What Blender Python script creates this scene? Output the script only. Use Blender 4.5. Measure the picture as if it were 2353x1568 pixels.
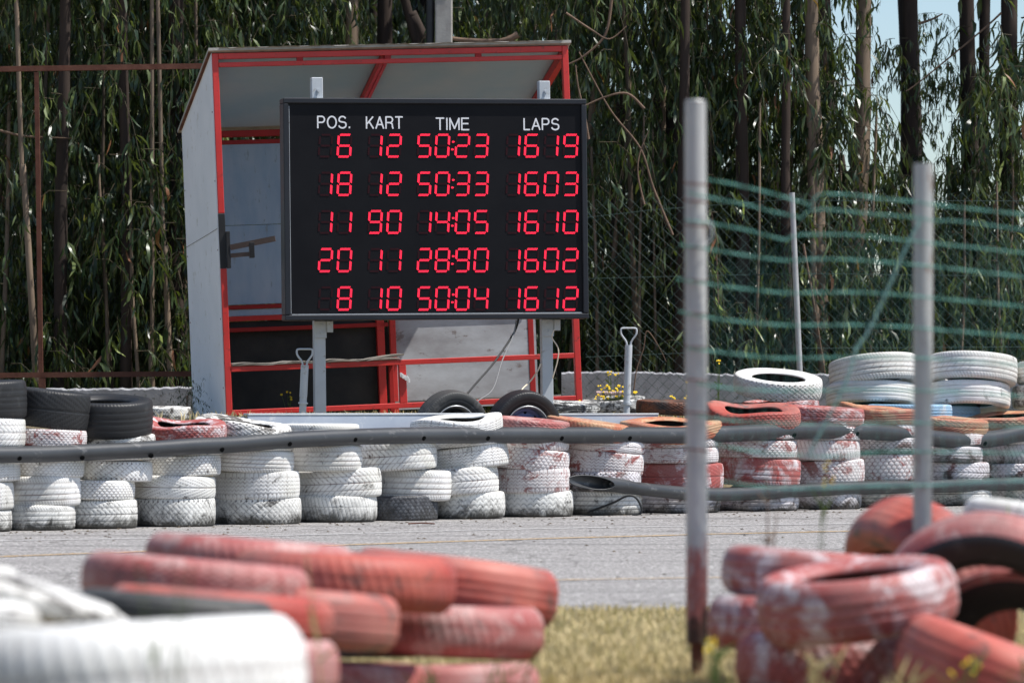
import bpy, math, random
import numpy as np
from mathutils import Matrix, Vector, Euler
random.seed(7); RNG = np.random.default_rng(7)
for o in list(bpy.data.objects): bpy.data.objects.remove(o)
SC = bpy.context.scene; COL = SC.collection
R_ = math.radians
# ------------------------------------------------------------------ camera, sky, sun
F_ = 9510.0; H_ = 0.82; TH = math.atan(146 / F_)
cam = bpy.data.objects.new('camera', bpy.data.cameras.new('camera')); COL.objects.link(cam)
cam.location = (0, 0, H_); cam.rotation_euler = (math.pi / 2 + TH, 0, 0)
cam.data.sensor_width = 36; cam.data.lens = F_ / 2352 * 36
cam.data.clip_start = .5; cam.data.clip_end = 3000
cam.data.dof.use_dof = True; cam.data.dof.focus_distance = 31.3; cam.data.dof.aperture_fstop = 4.4
SC.camera = cam
SUN_AZ = R_(-9)      # measured from +X (picture right) towards +Y (away)
SUN_EL = R_(61)
w = bpy.data.worlds.new('World'); SC.world = w; w.use_nodes = True
nt = w.node_tree; bg = nt.nodes['Background']
sky = nt.nodes.new('ShaderNodeTexSky'); sky.sky_type = 'NISHITA'; sky.sun_disc = False
sky.sun_elevation = SUN_EL; sky.sun_rotation = math.pi / 2 - SUN_AZ
sky.air_density = 1.0; sky.dust_density = 0.8; sky.ozone_density = 2.6
nt.links.new(sky.outputs[0], bg.inputs[0]); bg.inputs[1].default_value = 0.12
sl = bpy.data.lights.new('sun', 'SUN'); sl.energy = 5.0; sl.angle = R_(.53); sl.color = (1, .965, .91)
so = bpy.data.objects.new('sun', sl); COL.objects.link(so)
sd = Vector((math.cos(SUN_EL) * math.cos(SUN_AZ), math.cos(SUN_EL) * math.sin(SUN_AZ), math.sin(SUN_EL)))
so.rotation_euler = sd.to_track_quat('Z', 'Y').to_euler(); so.location = sd * 60
SC.view_settings.view_transform = 'Standard'; SC.view_settings.look = 'None'
SC.view_settings.exposure = 0.33; SC.view_settings.gamma = 1
SC.cycles.max_bounces = 6; SC.cycles.transparent_max_bounces = 8

# ------------------------------------------------------------------ measuring helpers (photo px of a 2352 wide frame -> metres)
FW = Vector((0, math.cos(TH), math.sin(TH))); UP = Vector((0, -math.sin(TH), math.cos(TH))); RT = Vector((1, 0, 0))
CAM = Vector((0, 0, H_))
def P(x, y, Y):
    d = FW + RT * ((x - 1176) / F_) + UP * ((784 - y) / F_)
    return CAM + d * (Y / d.y)
def G(x, y, z=0.0):
    d = FW + RT * ((x - 1176) / F_) + UP * ((784 - y) / F_)
    return CAM + d * ((z - H_) / d.z)
def px(x, Y): return 1176 + F_ * x / Y
def YF(x): return F_ * H_ / (292 - .0272 * x)          # depth of the barrier's front line
def bank(x, y):
    d = y - (YF(px(x, y)) + .45)
    t = min(1, max(0, (d - .15) / 1.9))
    return .70 * t * t * (3 - 2 * t)

# ------------------------------------------------------------------ materials
def mat(name, rough=.6, spec=.3, metal=0.0):
    m = bpy.data.materials.new(name); m.use_nodes = True
    b = m.node_tree.nodes['Principled BSDF']
    b.inputs['Roughness'].default_value = rough; b.inputs['Specular IOR Level'].default_value = spec
    b.inputs['Metallic'].default_value = metal
    return m, m.node_tree, b
def N(t, k, **kw):
    n = t.nodes.new(k)
    for a, v in kw.items(): setattr(n, a, v)
    return n
def val(t, sock, v): sock.default_value = v
def ramp(t, fac, stops):
    r = N(t, 'ShaderNodeValToRGB'); e = r.color_ramp.elements
    while len(e) < len(stops): e.new(.5)
    for q, (p, c) in zip(e, stops):
        q.position = p; q.color = (*c, 1) if len(c) == 3 else c
    t.links.new(fac, r.inputs[0]); return r.outputs[0]
def noise(t, vec, scale, detail=4, rough=.55, dist=0):
    n = N(t, 'ShaderNodeTexNoise'); n.inputs['Scale'].default_value = scale
    n.inputs['Detail'].default_value = detail; n.inputs['Roughness'].default_value = rough
    n.inputs['Distortion'].default_value = dist
    if vec is not None: t.links.new(vec, n.inputs['Vector'])
    return n.outputs['Fac']
def mixc(t, fac, a, b, mode='MIX'):
    m = N(t, 'ShaderNodeMix', data_type='RGBA', blend_type=mode)
    for s, v in ((m.inputs[0], fac), (m.inputs[6], a), (m.inputs[7], b)):
        if isinstance(v, (int, float)): s.default_value = v
        elif isinstance(v, tuple): s.default_value = (*v, 1)
        else: t.links.new(v, s)
    return m.outputs[2]
def mth(t, op, a, b=None, clamp=False):
    m = N(t, 'ShaderNodeMath', operation=op, use_clamp=clamp)
    for s, v in zip(m.inputs, (a, b)):
        if v is None: continue
        if isinstance(v, (int, float)): s.default_value = v
        else: t.links.new(v, s)
    return m.outputs[0]
def coords(t, scale=(1, 1, 1), rnd=True):
    tc = N(t, 'ShaderNodeTexCoord'); mp = N(t, 'ShaderNodeMapping')
    mp.inputs['Scale'].default_value = scale
    t.links.new(tc.outputs['Object'], mp.inputs['Vector'])
    if rnd:
        oi = N(t, 'ShaderNodeObjectInfo'); mm = N(t, 'ShaderNodeVectorMath', operation='SCALE')
        cx = N(t, 'ShaderNodeCombineXYZ')
        for i in range(3): t.links.new(mth(t, 'MULTIPLY', oi.outputs['Random'], 37 + 11 * i), cx.inputs[i])
        t.links.new(cx.outputs[0], mp.inputs['Location'])
    return mp.outputs[0]
def bump(t, b, h, strength=.3, dist=.01):
    n = N(t, 'ShaderNodeBump'); n.inputs['Strength'].default_value = strength; n.inputs['Distance'].default_value = dist
    t.links.new(h, n.inputs['Height']); t.links.new(n.outputs[0], b.inputs['Normal'])
def painted(name, c1, c2, lo=.35, hi=.7, scale=6, rough=.6, bstr=.25, stretch=(1, 1, 1), metal=0, spec=.3, c3=None, fine=60):
    m, t, b = mat(name, rough, spec, metal)
    v = coords(t, stretch)
    c = ramp(t, noise(t, v, scale, 6, .6), [(lo, c1), (hi, c2)])
    if c3: c = mixc(t, ramp(t, noise(t, v, scale * 3.7, 5, .7), [(.6, (0, 0, 0)), (.68, (1, 1, 1))]), c, c3)
    t.links.new(c, b.inputs['Base Color'])
    bump(t, b, noise(t, v, fine, 4), bstr, .004)
    return m
MT = {}
def tyre_mat(name, paint, under, wear, groove, grime=.0, rough=.55, edge=.04, faded=None, stain=.62):
    """paint on rubber; wear = share of paint gone; groove = colour left in the tread grooves"""
    m, t, b = mat(name, rough, .35)
    v = coords(t)
    c = paint
    if faded: c = mixc(t, ramp(t, noise(t, v, 3.1, 4), [(.4, (0, 0, 0)), (.62, (1, 1, 1))]), paint, faded)
    n = noise(t, v, 7.5, 9, .74, .5)
    if wear > 0:
        k = .72 - wear * .4
        mk = ramp(t, n, [(k - edge, (0, 0, 0)), (k + edge, (1, 1, 1))])
        c = mixc(t, mk, c, under)
    st = ramp(t, noise(t, v, 9, 8, .75), [(stain, (0, 0, 0)), (stain + .13, (.55,) * 3)])
    c = mixc(t, st, c, (.09, .08, .07))
    if max(paint) > .3: c = mixc(t, ramp(t, noise(t, v, 2.3, 5, .65), [(.45, (0, 0, 0)), (.62, (.28,) * 3)]), c, (.30, .28, .26))
    at = N(t, 'ShaderNodeAttribute', attribute_name='groove')
    g = mth(t, 'MULTIPLY', at.outputs['Fac'], mth(t, 'ADD', .12, ramp(t, noise(t, v, 4.2, 4, .6), [(.38, (.25,) * 3), (.56, (.85,) * 3)])), True)
    c = mixc(t, g, c, groove)
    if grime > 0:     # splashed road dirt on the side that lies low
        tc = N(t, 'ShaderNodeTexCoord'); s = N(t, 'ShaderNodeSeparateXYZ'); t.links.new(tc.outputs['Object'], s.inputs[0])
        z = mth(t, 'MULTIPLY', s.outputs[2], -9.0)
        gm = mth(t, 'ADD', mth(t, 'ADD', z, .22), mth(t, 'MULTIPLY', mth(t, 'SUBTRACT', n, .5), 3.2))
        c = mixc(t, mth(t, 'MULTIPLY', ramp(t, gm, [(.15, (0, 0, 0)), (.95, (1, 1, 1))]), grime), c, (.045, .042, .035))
    t.links.new(c, b.inputs['Base Color'])
    bump(t, b, noise(t, v, 45, 5, .6), .25, .003)
    MT[name] = m
RUB = (.030, .029, .028)
tyre_mat('white_paint', (.80, .79, .77), RUB, .2, (.13, .075, .06), faded=(.66, .65, .6))
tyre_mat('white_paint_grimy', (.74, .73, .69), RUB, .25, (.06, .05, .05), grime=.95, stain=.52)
tyre_mat('white_paint_worn', (.76, .74, .70), (.10, .09, .08), .5, (.07, .06, .055), stain=.55)
tyre_mat('white_over_red', (.74, .70, .69), (.30, .095, .085), .42, (.17, .06, .055), stain=.6)
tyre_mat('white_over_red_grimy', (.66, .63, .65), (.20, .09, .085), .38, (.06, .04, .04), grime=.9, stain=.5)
tyre_mat('red_over_white', (.36, .085, .075), (.66, .60, .61), .42, (.17, .05, .05), edge=.07)
tyre_mat('red_paint', (.38, .06, .045), (.13, .07, .06), .34, (.16, .035, .03), faded=(.50, .15, .11), stain=.57)
tyre_mat('red_paint_faded', (.34, .08, .075), (.46, .27, .25), .45, (.17, .05, .045), faded=(.45, .18, .165), stain=.55)
tyre_mat('orange_faded', (.46, .19, .10), (.50, .31, .18), .5, (.22, .07, .03), faded=(.42, .12, .07), stain=.58)
tyre_mat('black_rubber', (.020, .020, .021), (.04, .04, .04), .3, (.012,) * 3, rough=.5)
tyre_mat('old_rubber', (.06, .06, .058), (.12, .115, .11), .4, (.02,) * 3, rough=.6)
tyre_mat('black_white_traces', (.07, .07, .07), (.62, .62, .6), .5, (.02,) * 3)
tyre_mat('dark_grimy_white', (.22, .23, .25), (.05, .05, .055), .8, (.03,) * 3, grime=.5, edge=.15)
tyre_mat('blue_paint', (.25, .42, .58), (.5, .55, .6), .3, (.10, .18, .28))
tyre_mat('rusty_brown', (.20, .07, .035), (.05, .04, .035), .6, (.03, .02, .015), edge=.1)
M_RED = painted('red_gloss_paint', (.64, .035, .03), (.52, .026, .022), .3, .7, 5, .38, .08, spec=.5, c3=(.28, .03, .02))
M_RED2 = painted('red_paint_shade_copy', (.40, .02, .018), (.28, .018, .016), .3, .7, 5, .5, .1)  # darker copy of the frame red, shade put into the colour
M_PANEL = painted('weathered_white_board', (.82, .82, .84), (.74, .75, .77), .35, .68, 2.2, .7, .1, c3=(.62, .61, .58))
M_ROOFU = painted('bluish_board', (.32, .45, .54), (.46, .53, .57), .38, .80, 1.6, .7, .1, stretch=(1, 1, 1.6))
M_WALLU = painted('blue_grey_board', (.27, .38, .50), (.40, .48, .56), .3, .7, 2.4, .7, .1, stretch=(3, 1, .8), c3=(.26, .31, .34))
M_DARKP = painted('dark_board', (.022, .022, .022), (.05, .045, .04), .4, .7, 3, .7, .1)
M_GREYP = painted('stained_grey_board', (.50, .52, .55), (.28, .27, .28), .38, .68, 3.2, .75, .15, stretch=(.5, 1, 1), c3=(.20, .17, .16))
M_ROOFT = painted('roof_fibre_cement', (.45, .42, .38), (.30, .28, .25), .4, .7, 8, .85, .5)
M_GALV = painted('pale_painted_steel', (.55, .58, .60), (.46, .48, .50), .3, .7, 4, .45, .06, c3=(.35, .33, .30))
M_GALVP = painted('galvanised_tube', (.50, .50, .49), (.36, .36, .36), .3, .75, 7, .5, .15, stretch=(1, 1, .35), metal=.25, c3=(.24, .16, .13))
M_LIT = painted('dark_crumbs', (.05, .04, .035), (.12, .09, .06), .35, .65, 9, .9, .2)
M_RUSTY = painted('rust', (.10, .035, .022), (.17, .07, .045), .35, .7, 9, .8, .3)
M_SHEET = painted('blue_grey_sheet', (.34, .38, .45), (.42, .46, .52), .35, .7, 2.5, .5, .08, c3=(.5, .52, .55))
M_WOOD = painted('grey_weathered_wood', (.34, .32, .29), (.16, .14, .12), .35, .65, 10, .9, .8, stretch=(.25, 3, 3))
M_BLACKM = painted('black_metal', (.018, .018, .02), (.03, .03, .033), .3, .7, 8, .45, .1)
M_BRNM = painted('brown_metal', (.07, .045, .035), (.12, .09, .08), .3, .7, 8, .6, .2)
M_FRAME = painted('board_frame_anthracite', (.012, .014, .020), (.018, .020, .026), .3, .7, 3, .42, .03, spec=.35)
M_FACE = painted('board_face_black', (.0055, .0055, .0075), (.009, .009, .011), .35, .7, 2.5, .5, .0, spec=.14)
M_PIPE = painted('black_plastic_pipe', (.032, .034, .037), (.05, .053, .057), .35, .7, 3, .42, .12, spec=.5, stretch=(.3, 1, 1), c3=(.10, .10, .10))
M_HOLE, _t, _b = mat('hole_black', .9, .1); _b.inputs['Base Color'].default_value = (.004, .004, .004, 1)
M_CABLE, _t, _b = mat('cable_black', .6); _b.inputs['Base Color'].default_value = (.03, .03, .03, 1)
M_CABLEG, _t, _b = mat('cable_grey', .6); _b.inputs['Base Color'].default_value = (.20, .20, .20, 1)
M_CABLEW, _t, _b = mat('cable_cream', .6); _b.inputs['Base Color'].default_value = (.72, .60, .46, 1)
M_CONC = painted('old_concrete', (.36, .36, .38), (.20, .20, .21), .36, .66, 5, .9, .6, c3=(.11, .12, .09))
M_POLE = painted('pole_concrete', (.38, .36, .33), (.27, .25, .23), .36, .66, 9, .9, .5)
M_GREENW = painted('green_coated_wire', (.09, .30, .25), (.18, .42, .36), .3, .7, 20, .4, .1)
M_GREENL = painted('pale_green_strand', (.20, .42, .37), (.32, .50, .46), .3, .7, 20, .4, .1)
M_CHAIN = painted('dull_green_wire', (.025, .055, .052), (.05, .085, .08), .3, .7, 9, .5, .1)
M_RIM = painted('steel_rim_blue', (.10, .12, .26), (.16, .18, .30), .3, .7, 5, .4, .05, metal=.3)
M_RIMG = painted('steel_rim_grey', (.42, .43, .44), (.30, .31, .32), .3, .7, 5, .35, .05, metal=.6)
M_WHT, _t, _b = mat('white_lettering', .6); _b.inputs['Base Color'].default_value = (.80, .80, .82, 1)
M_PINK, _t, _b = mat('pink_render', .9); _b.inputs['Base Color'].default_value = (.55, .24, .19, 1)
M_YEL, _t, _b = mat('yellow_petal', .7); _b.inputs['Base Color'].default_value = (.80, .55, .02, 1)
M_LINEY = painted('worn_orange_line', (.55, .34, .12), (.40, .32, .24), .42, .62, 14, .85, .3)
M_LINEW = painted('worn_white_line', (.60, .59, .58), (.42, .40, .39), .42, .62, 14, .85, .3)
# LEDs
M_LED, _t, _b = mat('red_led_lit', .5); _b.inputs['Base Color'].default_value = (.3, .01, .02, 1)
_b.inputs['Emission Color'].default_value = (1, .018, .06, 1); _b.inputs['Emission Strength'].default_value = 1.1
M_LEDO, _t, _b = mat('red_led_unlit', .5, .14); _b.inputs['Base Color'].default_value = (.026, .005, .008, 1)
# asphalt
M_ASPH, t, b = mat('worn_asphalt', .9, .2)
tc = N(t, 'ShaderNodeTexCoord'); v = tc.outputs['Object']
c = ramp(t, noise(t, v, 55, 3, .75), [(.34, (.075, .07, .068)), (.48, (.25, .24, .23)), (.63, (.62, .59, .57))])
mp = N(t, 'ShaderNodeMapping'); mp.inputs['Scale'].default_value = (34, 7, 1); t.links.new(v, mp.inputs['Vector'])
c = mixc(t, ramp(t, noise(t, mp.outputs[0], 1.0, 5, .8), [(.40, (.75,) * 3), (.52, (0, 0, 0))]), c, (.13, .12, .115))
c = mixc(t, ramp(t, noise(t, mp.outputs[0], 1.7, 4, .8), [(.54, (0, 0, 0)), (.66, (.8,) * 3)]), c, (.62, .59, .57))
c = mixc(t, ramp(t, noise(t, v, .9, 5, .6), [(.35, (.0,) * 3), (.7, (.35,) * 3)]), c, (.25, .237, .23))
c = mixc(t, ramp(t, noise(t, v, 7, 5, .7), [(.62, (.0,) * 3), (.75, (.45,) * 3)]), c, (.12, .11, .10))
vo = N(t, 'ShaderNodeTexVoronoi', feature='DISTANCE_TO_EDGE'); vo.inputs['Scale'].default_value = .55
nn = N(t, 'ShaderNodeTexNoise'); nn.inputs['Scale'].default_value = 1.5; t.links.new(v, nn.inputs['Vector'])
va = N(t, 'ShaderNodeVectorMath', operation='ADD'); t.links.new(v, va.inputs[0]); t.links.new(nn.outputs['Color'], va.inputs[1]); t.links.new(va.outputs[0], vo.inputs['Vector'])
c = mixc(t, ramp(t, vo.outputs['Distance'], [(.0, (.6,) * 3), (.012, (0, 0, 0))]), c, (.06, .055, .05))
mp2 = N(t, 'ShaderNodeMapping'); mp2.inputs['Scale'].default_value = (.12, 1.6, 1); mp2.inputs['Rotation'].default_value = (0, 0, -.25); t.links.new(v, mp2.inputs['Vector'])
c = mixc(t, ramp(t, noise(t, mp2.outputs[0], 1.3, 3, .5), [(.52, (0, 0, 0)), (.66, (.45,) * 3)]), c, (.10, .098, .095))
t.links.new(c, b.inputs['Base Color']); bump(t, b, noise(t, v, 70, 3, .7), .9, .012)
M_EARTH, t, b = mat('dry_ground', .95, .1)
tc = N(t, 'ShaderNodeTexCoord'); v = tc.outputs['Object']
c = ramp(t, noise(t, v, 3, 8, .65), [(.35, (.11, .09, .06)), (.5, (.26, .21, .13)), (.66, (.17, .15, .09))])
t.links.new(c, b.inputs['Base Color']); bump(t, b, noise(t, v, 30, 5, .7), .8, .03)
def leaf_mat(name, stops, trans=.35, rough=.38):
    m, t, b = mat(name, rough, .5)
    at = N(t, 'ShaderNodeAttribute', attribute_name='tint')
    c = ramp(t, at.outputs['Fac'], stops)
    t.links.new(c, b.inputs['Base Color'])
    tr = N(t, 'ShaderNodeBsdfTranslucent'); t.links.new(mixc(t, .35, c, (.30, .38, .03)), tr.inputs['Color'])
    mx = N(t, 'ShaderNodeMixShader'); mx.inputs[0].default_value = trans
    t.links.new(b.outputs[0], mx.inputs[1]); t.links.new(tr.outputs[0], mx.inputs[2])
    t.links.new(mx.outputs[0], t.nodes['Material Output'].inputs['Surface'])
    return m
M_LEAF = leaf_mat('gum_leaves', [(0, (.010, .022, .008)), (.4, (.022, .048, .016)), (.60, (.085, .12, .045)), (.80, (.19, .235, .085)), (.97, (.24, .30, .06)), (1, (.26, .11, .05))], .28, .36)
M_LEAFD = leaf_mat('gum_leaves_dark', [(0, (.010, .020, .007)), (.6, (.026, .045, .016)), (.9, (.05, .085, .025)), (1, (.12, .07, .03))], .15, .5)
M_GRASS = leaf_mat('dry_grass', [(0, (.56, .44, .22)), (.6, (.74, .60, .34)), (.88, (.52, .44, .18)), (1, (.28, .32, .09))], .25, .7)
M_WEED = leaf_mat('weed_green', [(0, (.10, .15, .04)), (.6, (.18, .24, .06)), (1, (.32, .32, .12))], .3, .6)
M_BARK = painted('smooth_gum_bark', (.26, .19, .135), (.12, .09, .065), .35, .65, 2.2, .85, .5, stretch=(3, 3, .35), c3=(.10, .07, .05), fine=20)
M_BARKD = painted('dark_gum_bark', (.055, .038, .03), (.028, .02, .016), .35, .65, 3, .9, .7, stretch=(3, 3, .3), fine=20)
M_TWIG = painted('dead_twig', (.20, .13, .09), (.10, .065, .045), .35, .65, 6, .8, .3)

M_TWIGG = painted('green_brown_twig', (.07, .05, .03), (.035, .035, .018), .35, .65, 6, .8, .2)
M_BARKY = painted('young_bark', (.13, .095, .065), (.05, .04, .028), .35, .65, 2.5, .8, .3, stretch=(3, 3, .35), fine=20)
# ------------------------------------------------------------------ mesh helpers
def link(name, me, m=None, parent=None, loc=None):
    o = bpy.data.objects.new(name, me); COL.objects.link(o)
    if m is not None and me is not None and not me.materials: me.materials.append(m)
    if parent is not None: o.parent = parent
    if loc is not None: o.location = loc
    return o
def tag(o, label=None, cat=None, group=None, kind=None):
    if label: o['label'] = label
    if cat: o['category'] = cat
    if group: o['group'] = group
    if kind: o['kind'] = kind
    return o
def empty(name, loc, label, cat, group=None, rot=(0, 0, 0)):
    o = bpy.data.objects.new(name, None); COL.objects.link(o); o.location = loc; o.rotation_euler = rot
    o.empty_display_size = .1
    return tag(o, label, cat, group)
class MB:
    def __init__(s): s.v = []; s.f = []; s.sm = []
    def add(s, vs, fs, smooth=False):
        k = len(s.v); s.v += [tuple(q) for q in vs]; s.f += [tuple(i + k for i in f) for f in fs]; s.sm += [smooth] * len(fs)
    def box(s, a, b, bev=0.0, M=None):
        x0, y0, z0 = a; x1, y1, z1 = b
        if bev <= 0:
            vs = [(x, y, z) for z in (z0, z1) for y in (y0, y1) for x in (x0, x1)]
            fs = [(0, 2, 3, 1), (4, 5, 7, 6), (0, 1, 5, 4), (2, 6, 7, 3), (0, 4, 6, 2), (1, 3, 7, 5)]
        else:
            vs = []; e = bev
            for sx, X in ((-1, x0), (1, x1)):
                for sy, Yy in ((-1, y0), (1, y1)):
                    for sz, Z in ((-1, z0), (1, z1)):
                        vs += [(X, Yy - sy * e, Z - sz * e), (X - sx * e, Yy, Z - sz * e), (X - sx * e, Yy - sy * e, Z)]
            def I(i, j, k, c): return (i * 4 + j * 2 + k) * 3 + c
            fs = []
            for i in (0, 1): fs.append((I(i, 0, 0, 0), I(i, 1, 0, 0), I(i, 1, 1, 0), I(i, 0, 1, 0)))
            for j in (0, 1): fs.append((I(0, j, 0, 1), I(1, j, 0, 1), I(1, j, 1, 1), I(0, j, 1, 1)))
            for k in (0, 1): fs.append((I(0, 0, k, 2), I(1, 0, k, 2), I(1, 1, k, 2), I(0, 1, k, 2)))
            for i in (0, 1):
                for j in (0, 1): fs.append((I(i, j, 0, 0), I(i, j, 0, 1), I(i, j, 1, 1), I(i, j, 1, 0)))
                for k in (0, 1): fs.append((I(i, 0, k, 0), I(i, 0, k, 2), I(i, 1, k, 2), I(i, 1, k, 0)))
            for j in (0, 1):
                for k in (0, 1): fs.append((I(0, j, k, 1), I(0, j, k, 2), I(1, j, k, 2), I(1, j, k, 1)))
            for i in (0, 1):
                for j in (0, 1):
                    for k in (0, 1): fs.append((I(i, j, k, 0), I(i, j, k, 1), I(i, j, k, 2)))
        if M is not None: vs = [M @ Vector(q) for q in vs]
        s.add(vs, fs); return s
    def tube(s, pts, r, n=8, cap=True, square=False):
        pts = [Vector(p) for p in pts]; m = len(pts)
        rr = r if isinstance(r, (list, tuple)) else [r] * m
        up = None; vs = []
        for i in range(m):
            t = (pts[min(i + 1, m - 1)] - pts[max(i - 1, 0)]).normalized()
            if up is None:
                up = Vector((0, 0, 1)) if abs(t.z) < .9 else Vector((0, 1, 0))
            a = t.cross(up).normalized(); b_ = a.cross(t).normalized(); up = b_
            for k in range(n):
                an = 2 * math.pi * (k + (.5 if square else 0)) / n
                q = rr[i] * (1.4142 if square else 1)
                vs.append(pts[i] + a * (q * math.cos(an)) + b_ * (q * math.sin(an)))
        fs = [(i * n + k, (i + 1) * n + k, (i + 1) * n + (k + 1) % n, i * n + (k + 1) % n) for i in range(m - 1) for k in range(n)]
        s.add(vs, fs, not square)
        if cap:
            s.add([vs[k] for k in range(n)], [tuple(range(n))[::-1]]); s.add([vs[(m - 1) * n + k] for k in range(n)], [tuple(range(n))])
        return s
    def disc(s, c, nrm, r, n=10):
        nrm = Vector(nrm).normalized(); a = nrm.orthogonal().normalized(); b_ = nrm.cross(a); c = Vector(c)
        s.add([c + a * (r * math.cos(2 * math.pi * k / n)) + b_ * (r * math.sin(2 * math.pi * k / n)) for k in range(n)], [tuple(range(n))]); return s
    def mesh(s, name='mesh'):
        me = bpy.data.meshes.new(name); me.from_pydata(s.v, [], s.f); me.validate(); me.update()
        if len(me.polygons) == len(s.sm): me.polygons.foreach_set('use_smooth', s.sm)
        return me
    def build(s, name, m, parent=None, loc=None): return link(name, s.mesh(name), m, parent, loc)
def catmull(pts, n=8):
    pts = [Vector(p) for p in pts]; out = []
    for i in range(len(pts) - 1):
        p0 = pts[max(i - 1, 0)]; p1 = pts[i]; p2 = pts[i + 1]; p3 = pts[min(i + 2, len(pts) - 1)]
        for k in range(n):
            t = k / n
            out.append(.5 * ((2 * p1) + (p2 - p0) * t + (2 * p0 - 5 * p1 + 4 * p2 - p3) * t * t + (3 * p1 - p0 - 3 * p2 + p3) * t ** 3))
    out.append(pts[-1]); return out
def np_mesh(name, V, Fq, smooth=False, attr=None, aname='tint'):
    """V (n,3) array, Fq (m,3|4) array"""
    me = bpy.data.meshes.new(name); n = len(V); m, k = Fq.shape
    me.vertices.add(n); me.vertices.foreach_set('co', V.astype(np.float32).ravel())
    me.loops.add(m * k); me.loops.foreach_set('vertex_index', Fq.astype(np.int32).ravel())
    me.polygons.add(m); me.polygons.foreach_set('loop_start', np.arange(0, m * k, k, dtype=np.int32))
    if smooth: me.polygons.foreach_set('use_smooth', np.ones(m, dtype=bool))
    me.update(calc_edges=True)
    if attr is not None:
        a = me.attributes.new(aname, 'FLOAT', 'POINT'); a.data.foreach_set('value', attr.astype(np.float32))
    return me

# ------------------------------------------------------------------ tyres
def tread_groove(style, th, v, R=.30):
    """th angle array, v across -1..1 ; returns groove 0..1"""
    u = th * R
    def line(x, per, wd):        # distance to a periodic line
        d = np.abs((x / per + .5) % 1 - .5) * per
        return np.clip(1 - d / wd, 0, 1)
    x = v * .08
    g = np.zeros_like(x + u)
    def snap(n): return 2 * math.pi * R / n
    W = .0048
    if style == 'ribs':
        for c0 in (-.052, -.019, .016, .05): g = np.maximum(g, np.clip(1 - np.abs(x - c0) / .0055, 0, 1))
        g = np.maximum(g, .9 * line(u + .5 * x, snap(84), .0035) * (np.abs(x) > .05))
        g = np.maximum(g, .55 * line(u - .9 * x, snap(60), .003) * (np.abs(x) < .05))
    elif style == 'zig':
        z = np.abs(((u / snap(60)) % 1) - .5) * 2 * .016
        for c0 in (-.056, -.030, -.004, .022, .048): g = np.maximum(g, np.clip(1 - np.abs(x + z - .008 - c0) / W, 0, 1))
        g = np.maximum(g, .9 * line(u, snap(60), .0035) * (np.abs(x) > .052))
    elif style == 'hex':
        s1 = snap(50); best = None; a = np.full_like(x + u, 9.); b2 = a.copy()
        for row in range(-5, 6):
            off = .5 * (row % 2)
            cu = (np.round(u / s1 - off) + off) * s1; cx = row * .026
            d = np.hypot(u - cu, (x - cx) * 1.05)
            b2 = np.where(d < a, a, np.minimum(b2, d)); a = np.minimum(a, d)
            d2 = np.hypot(u - cu - s1, (x - cx) * 1.05); b2 = np.where(d2 < a, a, np.minimum(b2, d2))
            d2 = np.hypot(u - cu + s1, (x - cx) * 1.05); b2 = np.where(d2 < a, a, np.minimum(b2, d2))
        g = np.clip(1 - (b2 - a) / .0085, 0, 1)
    elif style == 'chev':
        g = np.maximum(g, line(u + 1.1 * np.abs(x), snap(46), W) * (np.abs(x) > .006))
        for c0 in (-.045, 0, .045): g = np.maximum(g, .9 * np.clip(1 - np.abs(x - c0) / .0045, 0, 1))
    elif style == 'weave':
        g = np.maximum(line(u + 1.0 * x, snap(48), W) * (((x / .022) % 1) > .12), line(u - 1.0 * x, snap(24), W))
        g = np.maximum(g, line(u, snap(48), .004) * (np.abs(x) > .062))
    elif style == 'arc':
        z = np.abs(np.sin(u / snap(40) * math.pi)) * .024
        for c0 in (-.06, -.02, .02): g = np.maximum(g, np.clip(1 - np.abs(x - z - c0) / .0048, 0, 1))
        g = np.maximum(g, .8 * line(u, snap(40), .004) * (np.abs(x) > .055))
    elif style == 'vee':
        g = np.maximum(g, line(u + 2.6 * np.abs(x), snap(26), .006) * (np.abs(x) > .008))
        g = np.maximum(g, np.clip(1 - np.abs(x) / .004, 0, 1))
    elif style == 'fine':
        g = np.maximum(g, .7 * line(u + .25 * x, snap(64), .0042)); g = np.maximum(g, .6 * np.clip(1 - np.abs(x - .012) / .004, 0, 1))
    elif style == 'slick':
        for c0 in (-.045, -.015, .015, .045): g = np.maximum(g, np.clip(1 - np.abs(x - c0) / .0045, 0, 1))
        g *= .8
    return g
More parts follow.
